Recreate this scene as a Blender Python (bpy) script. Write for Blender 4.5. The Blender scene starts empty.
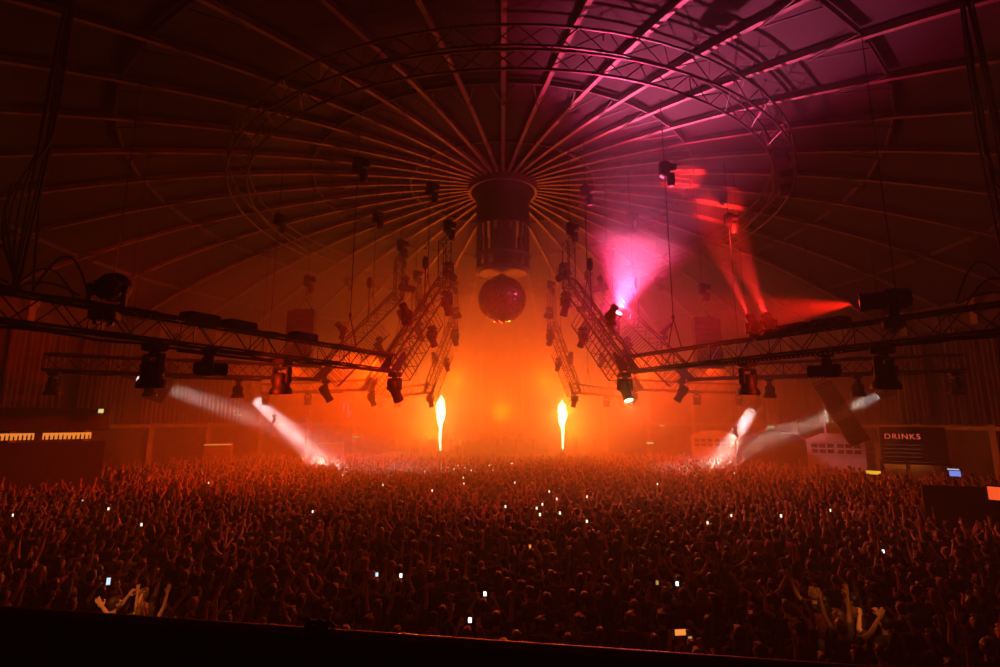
import bpy, bmesh, math, random
import numpy as np
from mathutils import Vector, Matrix, Euler
random.seed(7)
PI = math.pi
S = bpy.context.scene
COL = S.collection
E = 5.05                       # eye height of the camera above the dance floor
F, PITCH = 500.0, math.radians(9.5)
CX, CY = 0.17, 28.0            # centre of the round hall
RW = 29.5                      # hall radius
APEX, EAVE = 18.8, 12.4        # roof heights
RHO = (RW**2 + (APEX-EAVE)**2) / (2*(APEX-EAVE))

def roof_z(r): return APEX - RHO + math.sqrt(max(0.0, RHO**2 - r*r))
def ray(px, py):
    u, v = (px-500)/F, (333.5-py)/F
    return Vector((u, math.cos(PITCH)-v*math.sin(PITCH), math.sin(PITCH)+v*math.cos(PITCH)))
def at(px, py, Y):             # world point seen at a pixel, at ground distance Y
    d = ray(px, py); return Vector((0, 0, E)) + d*(Y/d.y)
def atz(px, py, z):
    d = ray(px, py); return Vector((0, 0, E)) + d*((z-E)/d.z)
def pix(p):
    d = Vector(p)-Vector((0, 0, E))
    c = d.y*math.cos(PITCH)+d.z*math.sin(PITCH); u = -d.y*math.sin(PITCH)+d.z*math.cos(PITCH)
    return 500+F*d.x/c, 333.5-F*u/c

# ------------------------------------------------------------ materials
MATS = {}
def mat(name, col, rough=0.6, metal=0.0, noise=0.0, scale=8.0, emit=None, estr=0.0, spec=0.5):
    if name in MATS: return MATS[name]
    m = bpy.data.materials.new(name); m.use_nodes = True
    nt = m.node_tree; b = nt.nodes['Principled BSDF']
    b.inputs['Base Color'].default_value = (*col, 1); b.inputs['Roughness'].default_value = rough
    b.inputs['Metallic'].default_value = metal; b.inputs['Specular IOR Level'].default_value = spec
    if noise:
        tc = nt.nodes.new('ShaderNodeTexCoord'); n = nt.nodes.new('ShaderNodeTexNoise'); r = nt.nodes.new('ShaderNodeMapRange')
        mx = nt.nodes.new('ShaderNodeMix'); mx.data_type = 'RGBA'; mx.blend_type = 'MULTIPLY'
        n.inputs['Scale'].default_value = scale; n.inputs['Detail'].default_value = 4
        nt.links.new(tc.outputs['Object'], n.inputs['Vector']); nt.links.new(n.outputs['Fac'], r.inputs['Value'])
        r.inputs['From Min'].default_value = .3; r.inputs['From Max'].default_value = .7
        r.inputs['To Min'].default_value = 1-noise; r.inputs['To Max'].default_value = 1+noise*.4
        mx.inputs['Factor'].default_value = 1; mx.inputs[6].default_value = (*col, 1)
        nt.links.new(r.outputs['Result'], mx.inputs[7]); nt.links.new(mx.outputs[2], b.inputs['Base Color'])
    if emit:
        b.inputs['Emission Color'].default_value = (*emit, 1); b.inputs['Emission Strength'].default_value = estr
    MATS[name] = m; return m
M_BLACK = mat('black powder coat', (.007, .007, .0075), .55, noise=.3, scale=14, spec=.3)
M_TRUSS = mat('dark anodised truss', (.045, .042, .042), .45, .6, noise=.25, scale=20)
M_CABLE = mat('black rubber cable', (.012, .012, .012), .6, noise=.2, scale=30)
M_CHAIN = mat('blackened steel chain', (.06, .06, .06), .4, .6, noise=.3, scale=40)
M_LENS = mat('dark lens glass', (.03, .03, .035), .08, noise=.1, scale=5)
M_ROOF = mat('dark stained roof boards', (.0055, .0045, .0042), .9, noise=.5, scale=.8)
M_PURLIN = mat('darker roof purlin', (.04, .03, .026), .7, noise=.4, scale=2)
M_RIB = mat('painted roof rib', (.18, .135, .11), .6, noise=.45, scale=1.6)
M_FLOOR = mat('black dance floor', (.02, .02, .02), .5, noise=.4, scale=.6)
M_WALL = mat('dark brick wall', (.10, .07, .055), .85, noise=.5, scale=1.5)
M_PIL = mat('painted iron pilaster', (.30, .22, .17), .6, noise=.3, scale=2)
M_DRAPE = mat('dark stage drape', (.12, .075, .055), .95, noise=.4, scale=1.2)
M_WHITE = mat('off white cladding', (.62, .56, .54), .6, noise=.15, scale=2)
M_DARKPANEL = mat('dark grey panel', (.035, .033, .033), .55, noise=.3, scale=3)
M_TAN = mat('pale plywood', (.42, .30, .19), .6, noise=.3, scale=4)
M_SPEAKER = mat('black speaker paint', (.01, .01, .011), .8, noise=.3, scale=25, spec=.3)
M_CLOTHGREY = mat('grey scrim cloth', (.05, .047, .047), .9, noise=.2, scale=6)
M_STEEL = mat('galvanised rail cap', (.30, .28, .28), .35, .8, noise=.2, scale=12)
M_GLASSDARK = mat('dark window glass', (.02, .012, .012), .15, noise=.1, scale=3)
def strip_mat():
    m = mat('pixel strip', (.02, .02, .02), .5); nt = m.node_tree; b = nt.nodes['Principled BSDF']
    tc = nt.nodes.new('ShaderNodeTexCoord'); sx = nt.nodes.new('ShaderNodeSeparateXYZ'); nt.links.new(tc.outputs['Object'], sx.inputs[0])
    def M(op, a, v):
        n = nt.nodes.new('ShaderNodeMath'); n.operation = op; nt.links.new(a, n.inputs[0]); n.inputs[1].default_value = v; return n.outputs[0]
    f = M('LESS_THAN', M('FRACT', M('MULTIPLY', sx.outputs[0], 7.8), 0), .28)
    mx = nt.nodes.new('ShaderNodeMix'); mx.data_type = 'RGBA'; nt.links.new(f, mx.inputs['Factor']); mx.inputs[6].default_value = (.02, .02, .02, 1); mx.inputs[7].default_value = (.75, .72, .7, 1)
    nt.links.new(mx.outputs[2], b.inputs['Base Color']); return m
EXC = []
def emat(name, col, s): return mat(name, (.02, .02, .02), .4, emit=col, estr=s)

# ------------------------------------------------------------ mesh building
class MB:
    def __init__(s): s.v, s.f, s.m, s.cur = [], [], [], 0
    def add(s, vs, fs):
        b = len(s.v); s.v += [tuple(x) for x in vs]
        for f in fs: s.f.append(tuple(i+b for i in f)); s.m.append(s.cur)
    def box(s, c, d, rot=None, bev=0.0):
        hx, hy, hz = d[0]/2, d[1]/2, d[2]/2
        if bev:
            b = min(bev, hx*.9, hy*.9, hz*.9); vs = []
            for z, k in ((-hz, b), (-hz+b, 0), (hz-b, 0), (hz, b)):
                x, y = hx-k, hy-k; q = b
                vs += [(x-q, -y, z), (x, -y+q, z), (x, y-q, z), (x-q, y, z), (-x+q, y, z), (-x, y-q, z), (-x, -y+q, z), (-x+q, -y, z)]
            fs = [tuple(range(7, -1, -1)), tuple(range(24, 32))]
            for r in range(3):
                for i in range(8): fs.append((r*8+i, r*8+(i+1) % 8, r*8+8+(i+1) % 8, r*8+8+i))
        else:
            vs = [(x, y, z) for x in (-hx, hx) for y in (-hy, hy) for z in (-hz, hz)]
            fs = [(0, 1, 3, 2), (4, 6, 7, 5), (0, 4, 5, 1), (2, 3, 7, 6), (0, 2, 6, 4), (1, 5, 7, 3)]
        R = rot if rot is not None else Matrix.Identity(3); c = Vector(c)
        s.add([c + R @ Vector(p) for p in vs], fs)
    def tube(s, pts, r, n=6, closed=False, cap=True):
        pts = [Vector(p) for p in pts]; k = len(pts); rs = r if isinstance(r, (list, tuple)) else [r]*k
        vs = []; prev = None
        for i, p in enumerate(pts):
            if closed: t = pts[(i+1) % k]-pts[i-1]
            else: t = pts[min(i+1, k-1)]-pts[max(i-1, 0)]
            t.normalize()
            if prev is None:
                a = Vector((0, 0, 1)) if abs(t.z) < .9 else Vector((1, 0, 0)); u = t.cross(a).normalized()
            else: u = (prev - t*prev.dot(t)).normalized()
            prev = u; w = t.cross(u)
            for j in range(n):
                a = 2*PI*j/n; vs.append(p + (u*math.cos(a)+w*math.sin(a))*rs[i])
        fs = []
        for i in range(k if closed else k-1):
            for j in range(n):
                a, b = i*n+j, i*n+(j+1) % n; c, d = ((i+1) % k)*n+(j+1) % n, ((i+1) % k)*n+j
                fs.append((a, b, c, d))
        if cap and not closed: fs += [tuple(range(n-1, -1, -1)), tuple(range((k-1)*n, k*n))]
        s.add(vs, fs)
    def lathe(s, prof, n=20, M=None):         # prof: (radius, z)
        vs, fs = [], []; k = len(prof)
        for r, z in prof:
            for j in range(n): vs.append(Vector((r*math.cos(2*PI*j/n), r*math.sin(2*PI*j/n), z)))
        for i in range(k-1):
            for j in range(n): fs.append((i*n+j, i*n+(j+1) % n, (i+1)*n+(j+1) % n, (i+1)*n+j))
        fs += [tuple(range(n-1, -1, -1)), tuple(range((k-1)*n, k*n))]
        if M is not None: vs = [M @ v for v in vs]
        s.add(vs, fs)
    def truss(s, p0, p1, w, h, chord=.03, lat=.014, bay=.55, up=(0, 0, 1), chords=True, lattice=True, nz=6):
        p0, p1 = Vector(p0), Vector(p1); t = (p1-p0).normalized(); up = Vector(up)
        side = t.cross(up).normalized(); u = side.cross(t).normalized(); L = (p1-p0).length
        cs = [(a*w/2, b*h/2) for a, b in ((-1, -1), (1, -1), (1, 1), (-1, 1))]
        P = lambda q, c: p0 + t*q + side*c[0] + u*c[1]
        if chords:
            for c in cs: s.tube([P(0, c), P(L, c)], chord, nz)
        if lattice:
            k = max(1, round(L/bay)); d = L/k
            for f in range(4):
                a, b = cs[f], cs[(f+1) % 4]
                for i in range(k):
                    x, y = (a, b) if i % 2 == 0 else (b, a)
                    s.tube([P(i*d, x), P((i+1)*d, y)], lat, 4, cap=False)
                for q in (0, L): s.tube([P(q, a), P(q, b)], lat*1.3, 4, cap=False)
                for i in range(0, k+1, 4): s.tube([P(i*d, a), P(i*d, b)], lat, 4, cap=False)
    def mesh(s, name, mats, smooth=False):
        me = bpy.data.meshes.new(name); me.from_pydata(s.v, [], s.f)
        for m in (mats if isinstance(mats, (list, tuple)) else [mats]): me.materials.append(m)
        if any(s.m): me.polygons.foreach_set('material_index', s.m)
        if smooth:
            me.polygons.foreach_set('use_smooth', [True]*len(s.f))
            me.set_sharp_from_angle(angle=math.radians(40))
        me.update(); return me
    def build(s, name, mats, parent=None, smooth=False, loc=None):
        return link(name, s.mesh(name, mats, smooth), parent, loc)
def link(name, data, parent=None, loc=None):
    o = bpy.data.objects.new(name, data); COL.objects.link(o)
    if parent is not None: o.parent = parent
    if loc is not None: o.location = loc
    return o
def tag(o, label, cat, group=None, kind=None):
    o['label'] = label; o['category'] = cat
    if group: o['group'] = group
    if kind: o['kind'] = kind
    return o
def struct(o): o['kind'] = 'structure'; return o
def thing(name, label, cat, loc=(0, 0, 0), rot=(0, 0, 0), group=None):
    o = bpy.data.objects.new(name, None); COL.objects.link(o); o.empty_display_size = .2
    o.location = loc; o.rotation_euler = rot; return tag(o, label, cat, group)
KIDS = {}
def kids(o):
    return [c for c in bpy.data.objects if c.parent is o]
def copy_tree(o, parent=None, cache=KIDS):
    c = o.copy(); COL.objects.link(c)
    if parent is not None: c.parent = parent
    if o.name not in cache: cache[o.name] = kids(o)
    for k in list(cache[o.name]): copy_tree(k, c)
    return c
def child(o, stem_):
    return [k for k in kids(o) if k.name.split('.')[0] == stem_]

# ------------------------------------------------------------ lamps
def aim(o, d): o.rotation_euler = Vector(d).to_track_quat('-Z', 'Y').to_euler()
def spot(name, p, d, deg, W, col, r=.12, blend=.25):
    l = bpy.data.lights.new(name, 'SPOT'); l.energy = W; l.color = col; l.spot_size = math.radians(deg); l.spot_blend = blend; l.shadow_soft_size = r
    o = link(name, l, None, p); aim(o, d); return o
def disk(name, p, d, size, W, col, spread):
    l = bpy.data.lights.new(name, 'AREA'); l.shape = 'DISK'; l.size = size; l.energy = W; l.color = col; l.spread = math.radians(spread)
    o = link(name, l, None, p); aim(o, d); return o
def point(name, p, W, col, r=.3):
    l = bpy.data.lights.new(name, 'POINT'); l.energy = W; l.color = col; l.shadow_soft_size = r
    return link(name, l, None, p)
DENS = .0065; EXPO = 0.0
# ============================================================ THE HALL
def pol(r, phi, z): return Vector((CX+r*math.sin(math.radians(phi)), CY+r*math.cos(math.radians(phi)), z))
# floor
b = MB(); n = 96
b.add([(CX, CY, 0)]+[pol(RW+.3, 360*i/n, 0) for i in range(n)], [(0, (i+1) % n+1, i+1) for i in range(n)])
struct(b.build('floor', M_FLOOR))
# round wall in four arcs, brick courses in the material
for nm, a0, a1 in (('wall_back', -45, 45), ('wall_right', 45, 135), ('wall_front', 135, 225), ('wall_left', 225, 315)):
    b = MB(); k = 24; vs = []
    for i in range(k+1):
        ph = a0+(a1-a0)*i/k
        for r, z in ((RW, -.1), (RW, EAVE+.15), (RW+.35, EAVE+.15), (RW+.35, -.1)): vs.append(pol(r, ph, z))
    fs = [(i*4+j, i*4+(j+1) % 4, i*4+4+(j+1) % 4, i*4+4+j) for i in range(k) for j in range(4)] + [(0, 1, 2, 3), tuple(k*4+j for j in (3, 2, 1, 0))]
    b.add(vs, fs); w = struct(b.build(nm, M_WALL, smooth=True))
    for ph in np.arange(a0+4.5, a1, 9):          # iron pilasters carry the roof ribs
        b = MB(); d = Vector((math.sin(math.radians(ph)), math.cos(math.radians(ph)), 0))
        rot = Matrix.Rotation(-math.radians(ph), 3, 'Z')
        b.box(pol(RW-.17, ph, EAVE/2), (.42, .3, EAVE), rot); b.box(pol(RW-.24, ph, EAVE-.35), (.62, .44, .5), rot, .06); b.box(pol(RW-.22, ph, .3), (.6, .42, .6), rot, .05)
        b.build('pilaster', M_PIL, w)
    b = MB(); vs = []
    for i in range(k+1):
        ph = a0+(a1-a0)*i/k
        for r, z in ((RW-.5, 4.25), (RW-.5, 4.5), (RW+.05, 4.5), (RW+.05, 4.25)): vs.append(pol(r, ph, z))
    b.add(vs, fs); b.build('string_course', M_PIL, w)
# domed roof with ribs, purlins and hub ring
b = MB(); nr, n = 14, 80; vs = [Vector((CX, CY, roof_z(0)))]
for i in range(1, nr+1):
    r = (RW+.4)*i/nr; vs += [pol(r, 360*j/n, roof_z(r)) for j in range(n)]
fs = [(0, 1+j, 1+(j+1) % n) for j in range(n)]
for i in range(nr-1):
    for j in range(n): fs.append((1+i*n+j, 1+(i+1)*n+j, 1+(i+1)*n+(j+1) % n, 1+i*n+(j+1) % n))
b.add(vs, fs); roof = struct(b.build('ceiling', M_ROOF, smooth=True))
for i in range(40):
    ph = i*9+.2; b = MB(); rr = np.linspace(1.75, RW-.05, 26); vs = []
    sd = Vector((math.cos(math.radians(ph)), -math.sin(math.radians(ph)), 0)); h0 = .24
    for r in rr:
        c = pol(r, ph, roof_z(r)-.03)
        for sx, dz in ((-.05, 0), (.05, 0), (.05, -h0+.04), (.085, -h0+.04), (.085, -h0), (-.085, -h0), (-.085, -h0+.04), (-.05, -h0+.04)): vs.append(c+sd*sx+Vector((0, 0, dz)))
    m = len(rr); fs = [(a*8+j, a*8+(j+1) % 8, a*8+8+(j+1) % 8, a*8+8+j) for a in range(m-1) for j in range(8)]+[tuple(range(8)), tuple((m-1)*8+j for j in range(7, -1, -1))]
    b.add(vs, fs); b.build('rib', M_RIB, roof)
for r, step, h in ((10.6, 1, .22), (18.2, 1, .22), (24.6, 1, .22), (5.4, 1, .16)):
    b = MB()
    for i in range(40):
        p, q = pol(r, i*9+.9, roof_z(r)-.17), pol(r, i*9+8.5, roof_z(r)-.17); mid = (p+q)/2
        rot = Matrix.Rotation(-math.radians(i*9+4.7), 3, 'Z'); b.box(mid, ((q-p).length*.98, .07, h), rot)
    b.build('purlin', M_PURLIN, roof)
# knee braces between purlins and ribs, as on the old gas holder's roof
b = MB()
for i in range(40):
    ph = i*9+.2
    for r in (10.6, 18.2, 24.6):
        for s in (-1, 1): b.tube([pol(r, ph+s*2.6*10.6/r, roof_z(r)-.36), pol(r-1.5, ph, roof_z(r-1.5)-.4)], .035, 5)
b.build('knee_brace', M_PURLIN, roof)
b = MB(); b.lathe([(1.9, roof_z(1.9)-.62), (2.05, roof_z(1.9)-.62), (2.05, roof_z(1.9)+.0), (1.9, roof_z(1.9))], 40, Matrix.Translation((CX, CY, 0)))
b.build('hub_ring', M_RIB, roof)

# ---- hub lantern hanging at the centre
lan = thing('hub_lantern', 'slatted round lantern drum hanging from the hub of the roof ribs', 'lantern', (CX, CY, 13.3))
b = MB(); b.lathe([(.2, 5.3), (1.86, 5.2), (1.92, 4.9), (1.62, 4.45), (1.56, 4.3), (1.56, 2.75), (1.62, 2.7), (1.62, 2.6), (.2, 2.6)], 40); b.build('drum', M_DARKPANEL, lan, True)
b = MB()
for i in range(22):
    a = 2*PI*i/22; b.box((1.5*math.cos(a), 1.5*math.sin(a), 1.7), (.09, .17, 1.9), Matrix.Rotation(a, 3, 'Z'))
b.build('slat', M_DARKPANEL, lan)
b = MB(); b.lathe([(1.0, .8), (1.6, .8), (1.66, .9), (1.6, 1.0), (1.0, 1.0)], 40); b.lathe([(.9, 0), (1.35, -.08), (1.6, .08), (1.6, .2), (1.5, .22), (.9, .2)], 40)
for i in range(14):
    a = 2*PI*i/14; b.box((1.48*math.cos(a), 1.48*math.sin(a), .5), (.1, .3, .62), Matrix.Rotation(a, 3, 'Z'))
b.build('window_ring', M_DARKPANEL, lan)
b = MB(); b.lathe([(.55, .1), (.55, 5.0)], 20); b.build('core', M_DARKPANEL, lan, True)
# ---- mirror ball
ball = thing('mirror_ball', 'huge round mirror ball hanging under the slatted hub lantern', 'mirror ball', (CX-.05, CY, 11.72))
b = MB(); R = 1.36; rows = 44
rnd = random.Random(3)
for i in range(rows):
    t0, t1 = PI*i/rows, PI*(i+1)/rows; m = max(4, int(2*PI*math.sin((t0+t1)/2)*R/.1))
    for j in range(m):
        a0, a1 = 2*PI*j/m, 2*PI*(j+1)/m; g = .93
        tc, ac = (t0+t1)/2, (a0+a1)/2; jt, ja = rnd.uniform(-.012, .012), rnd.uniform(-.012, .012)
        q = []
        for t, a, st, sa in ((t0, a0, -1, -1), (t1, a0, 1, -1), (t1, a1, 1, 1), (t0, a1, -1, 1)):
            t, a = tc+(t-tc)*g, ac+(a-ac)*g; r = R*(1+st*jt+sa*ja)
            q.append((r*math.sin(t)*math.cos(a), r*math.sin(t)*math.sin(a), r*math.cos(t)))
        b.add(q, [(0, 1, 2, 3)])
M_MIRROR = mat('mirror tiles', (.55, .52, .52), .13, 1.0, noise=.15, scale=3)
b.build('mirror_tile', M_MIRROR, ball)
b = MB(); b.lathe([(.02, -R*.985), (R*.6, -R*.775), (R*.975, 0), (R*.6, R*.775), (.02, R*.985)], 30)
b.v, b.f, b.m = [], [], []
N = 24; b.lathe([(max(.01, R*.97*math.sin(PI*i/N)), -R*.97*math.cos(PI*i/N)) for i in range(N+1)], 36); b.build('core', M_BLACK, ball, True)
b = MB(); b.lathe([(.25, 1.3), (.25, 1.42), (.12, 1.44), (.12, 1.49)], 20); b.build('motor_cap', M_BLACK, ball, True)

# ---- big circular truss under the roof
RC = Vector((.5, 28.0, 16.35))
ring = thing('ring_truss', 'large circular lighting truss hung level under the roof ribs', 'truss', RC)
R, N = 14.2, 96; hw = .42
for dr, dz in ((-hw, -hw), (-hw, hw), (hw, hw), (hw, -hw)):
    b = MB(); b.tube([((R+dr)*math.cos(2*PI*i/N), (R+dr)*math.sin(2*PI*i/N), dz) for i in range(N)], .05, 6, closed=True); b.build('chord', M_TRUSS, ring, True)
b = MB(); cs = [(-hw, -hw), (-hw, hw), (hw, hw), (hw, -hw)]
for i in range(N):
    for f in range(4):
        x, y = cs[f], cs[(f+1) % 4]
        if i % 2: x, y = y, x
        a0, a1 = 2*PI*i/N, 2*PI*(i+1)/N
        b.tube([((R+x[0])*math.cos(a0), (R+x[0])*math.sin(a0), x[1]), ((R+y[0])*math.cos(a1), (R+y[0])*math.sin(a1), y[1])], .022, 4, cap=False)
b.build('lattice', M_TRUSS, ring)
for i in range(16):
    b = MB(); a = 2*PI*(i+.5)/16; p = RC+Vector((R*math.cos(a), R*math.sin(a), .4)); r = math.hypot(p.x-CX, p.y-CY)
    b.tube([p-RC, Vector((p.x, p.y, roof_z(r)-.1))-RC], .018, 4)
    b.build('hanger_rod', M_CHAIN, ring)
# fittings strapped on the near right side of the ring
for i, (a, lab) in enumerate(((-38, 'on the bright pink side of the ring truss'), (-30, 'beside the first one on the ring truss'), (-24, 'lowest of three on the ring truss'))):
    a = math.radians(a); p = RC+Vector((R*math.cos(a), R*math.sin(a), -.70))
    bx = thing('junction_box', 'small dark junction box strapped '+lab, 'junction box', p, (0, 0, a), 'junction boxes on the ring truss')
    c = MB(); c.box((0, 0, 0), (.5, .7, .34), bev=.04); c.build('body', M_BLACK, bx)
    for s in (-1, 1): c = MB(); c.tube([(s*.2, -.2, .1), (s*.2, -.2, .24)], .03, 6); c.build('clamp', M_BLACK, bx)

# ---- pleated drapes on the side walls
for side in (1, -1):
    for k in range(5):
        a0 = 52.8+9*k; b = MB(); vs = []; m = 60; z0, z1 = 4.62, 10.6
        for i in range(m+1):
            ph = a0+.9+7.2*i/m; dr = .09*math.sin(i*1.05)+.05*math.sin(i*.37+k)
            for z in (z0, (z0+z1)/2, z1): vs.append(pol(RW-.52+dr*(1.2-.5*(z-z0)/(z1-z0)), side*ph, z))
        fs = [(i*3+j, i*3+3+j, i*3+4+j, i*3+1+j) for i in range(m) for j in range(2)]
        b.add(vs, fs)
        where = ('beside the stage end', 'second from the stage end', 'third from the stage end', 'fourth from the stage end', 'furthest from the stage')[k]
        t = thing('wall_drape', f"dark pleated drape high on the {'right' if side>0 else 'left'} wall, {where}", 'drape', pol(RW-.5, side*(a0+4.5), z0), (0, 0, 0), 'pleated wall drapes')
        o = b.build('cloth', M_DRAPE, t); o.location = -t.location
        md = o.modifiers.new('thickness', 'SOLIDIFY'); md.thickness = .015
        b = MB(); b.tube([pol(RW-.5, side*(a0+.5+8*i/8), z1+.05) for i in range(9)], .035, 6); o = b.build('rail', M_BLACK, t); o.location = -t.location

# ============================================================ STAGE
st = thing('stage', 'low black stage platform at the far end between the flame jets', 'stage', (CX, 46.6, 0))
b = MB(); b.box((0, 3.6, .75), (24, 7.2, 1.5), bev=.03); b.build('deck', M_DARKPANEL, st)
b = MB()
for i in range(25): b.box((-12+i, -.02, .72), (.94, .05, 1.4))
b.build('skirt_panel', M_BLACK, st)
b = MB(); b.box((0, 4.6, 2.0), (9, 2.4, 1.0), bev=.03); b.build('riser', M_DARKPANEL, st)
bo = thing('dj_booth', 'wide dark performers desk in the middle of the stage', 'booth', (CX, 51.2, 2.5))
b = MB(); b.box((0, 0, .55), (4.4, 1.0, 1.1), bev=.05); b.build('desk', M_DARKPANEL, bo)
b = MB(); b.box((0, -.52, .55), (4.1, .04, .9)); b.build('front_panel', M_BLACK, bo)
for k, x in enumerate((-1.3, -.45, .45, 1.3)):
    pl = thing('deck_player', ('first', 'second', 'third', 'last')[k]+' flat media player from the left on the performers desk', 'media player', (CX+x, 51.2, 3.6), group='players on the desk')
    b = MB(); b.box((0, 0, .06), (.5, .5, .12), bev=.02); b.build('body', M_BLACK, pl); b = MB(); b.lathe([(.16, .12), (.16, .15), (.02, .15)], 20); b.build('jog_wheel', M_STEEL, pl)
ba = thing('stage_banner', 'tall dark hanging banner behind the middle of the stage', 'banner', (CX+.1, 53.4, 2.6))
b = MB(); vs = []
for i in range(41):
    x = -1.95+3.9*i/40
    for z in (0, 4.5, 9): vs.append((x, .05*math.sin(i*1.1), z))
b.add(vs, [(i*3+j, i*3+3+j, i*3+4+j, i*3+1+j) for i in range(40) for j in range(2)])
b.build('cloth', M_DARKPANEL, ba).modifiers.new('t', 'SOLIDIFY').thickness = .02
b = MB(); b.truss((-2.2, 0, 9.3), (2.2, 0, 9.3), .4, .4); b.build('top_truss', M_TRUSS, ba)
for s, side in ((-1, 'left'), (1, 'right')):
    tw = thing('truss_tower', f'slim upright truss tower on the {side} of the stage banner', 'truss tower', (CX+s*3.1, 53.2, 1.505), group='towers flanking the banner')
    b = MB(); b.truss((0, 0, .1), (0, 0, 9.6), .5, .5, up=(0, 1, 0)); b.build('column', M_TRUSS, tw)
    b = MB(); b.box((0, 0, .05), (.8, .8, .1), bev=.02); b.build('base_plate', M_BLACK, tw)
# flames and their machines
M_FLAME = mat('flame', (0, 0, 0), 1, emit=(1, .6, .27), estr=11)
def flame(px, ytop, ybot, side, seed):
    rn = random.Random(seed); p0, p1 = at(px, ybot, 46.9), at(px, ytop, 46.9); H = p1.z-p0.z
    b = MB(); k = 26; prof = []
    ox = [(math.sin(i*.55+seed)*.035*(1-i/k)) for i in range(k+1)]
    vs, fs = [], []; n = 14
    for i in range(k+1):
        t = i/k; r = (.05+.2*t if t < .45 else .14+.26*math.sin((t-.45)/.55*PI)**.8*(1 if t < .8 else 1))*(1+.10*math.sin(i*2.1+seed))
        r = max(.015, r*(1 if t < .9 else (1-t)/.1*.9+.05))
        for j in range(n):
            a = 2*PI*j/n; rr = r*(1+.13*math.sin(3*a+i*.8)); vs.append((ox[i]+rr*math.cos(a), rr*math.sin(a), H*t))
    for i in range(k):
        for j in range(n): fs.append((i*n+j, i*n+(j+1) % n, (i+1)*n+(j+1) % n, (i+1)*n+j))
    fs += [tuple(range(n-1, -1, -1)), tuple(range(k*n, k*n+n))]
    b.add(vs, fs)
    o = b.build('flame_jet', M_FLAME, None, True, p0); tag(o, f'tall white-hot flame jet shooting up from the {side} of the stage', 'flame', 'stage flames')
    m = thing('flame_machine', f'small black flame machine under the {side} flame jet', 'flame machine', (p0.x, p0.y, 1.5), group='flame machines')
    c = MB(); c.box((0, 0, .2), (.5, .4, .4), bev=.04); c.build('body', M_BLACK, m)
    c = MB(); c.lathe([(.1, .4), (.1, .52), (.14, .55), (.14, p0.z-1.52)], 16); c.build('nozzle', M_BLACK, m)
    return p0, p1
FL = [flame(440, 395, 452, 'left', 1), flame(563, 400, 449, 'right', 4)]

# ============================================================ AROUND THE EDGE OF THE FLOOR
def face_cam(p): return math.atan2(p.x, -p.y)*-1 if False else math.atan2(-(0-p.x), -(p.y-2))  # local -y looks to the balcony
def yaw_to(p, q=(0, 4)):                              # z rotation that turns local -y towards q
    d = Vector((q[0]-p[0], q[1]-p[1])); return math.atan2(d.x, -d.y)
def kiosk(px, ptop, pw, Y, lab, roofc):
    p = at(px, ptop, Y); H = p.z; W = pw/500*Y*1.02
    EXC.append((p.x, p.y+1.2, W/2+.9)); k = thing('kiosk', lab, 'kiosk', (p.x, p.y, 0), (0, 0, yaw_to(p)*.92), 'white kiosks')
    b = MB(); b.box((0, 1.2, (H-.5)/2), (W, 2.4, H-.5), bev=.03); b.build('body', M_WHITE, k)
    b = MB(); h = .5; y0, y1 = -.12, 2.5; w = W/2+.1
    b.add([(-w, y0, H-.5), (w, y0, H-.5), (w*.45, y0, H), (-w*.45, y0, H), (-w, y1, H-.5), (w, y1, H-.5), (w*.45, y1, H), (-w*.45, y1, H)],
          [(0, 1, 2, 3), (7, 6, 5, 4), (3, 2, 6, 7), (0, 3, 7, 4), (1, 5, 6, 2), (0, 4, 5, 1)])
    b.build('roof', M_WHITE, k)
    for r in range(2):
        for c in range(6):
            x = -W*.42+(c+.5)*W*.84/6+(.05 if c > 2 else -.05); z = H-.82-r*.38
            f = MB(); f.box((x, -.012, z), (W*.11, .05, .27)); f.build('window', M_GLASSDARK, k)
    b = MB(); b.box((0, -.03, H-1.42), (W*1.0, .08, .07)); b.box((0, -.03, H-.56), (W, .08, .06)); b.build('trim', M_WHITE, k)
    b = MB(); b.box((0, -.25, H-2.5), (W*.96, .5, .08), bev=.02); b.build('counter', M_TAN, k)
    return k, H, W
kiosk(834, 434, 47, 36, 'white kiosk with two rows of dark windows, lit pink, beside the rounded dark lobby', 1)
kiosk(713, 431, 41, 45, 'hazy white kiosk with two rows of windows standing left of the rounded dark lobby', 1)
p = at(858, 449, 35.6); EXC.append((p.x+.75, p.y+.9, 1.9)); kx = thing('service_hatch', 'plain low white hatch block joined on the right of the pink kiosk', 'service hatch', (p.x+.75, p.y-.1, 0), (0, 0, yaw_to(p)*.92))
b = MB(); b.box((0, 1, p.z/2), (2.2, 2, p.z), bev=.03); b.build('body', M_WHITE, kx); b = MB(); b.box((0, -.02, p.z-.1), (2.24, .1, .1)); b.build('trim', M_WHITE, kx)
for i in range(3):
    b = MB(); b.box((-.7+.7*i, -.015, p.z-1.0), (.66, .04, 1.5)); b.build('panel', M_TAN, kx)
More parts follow.
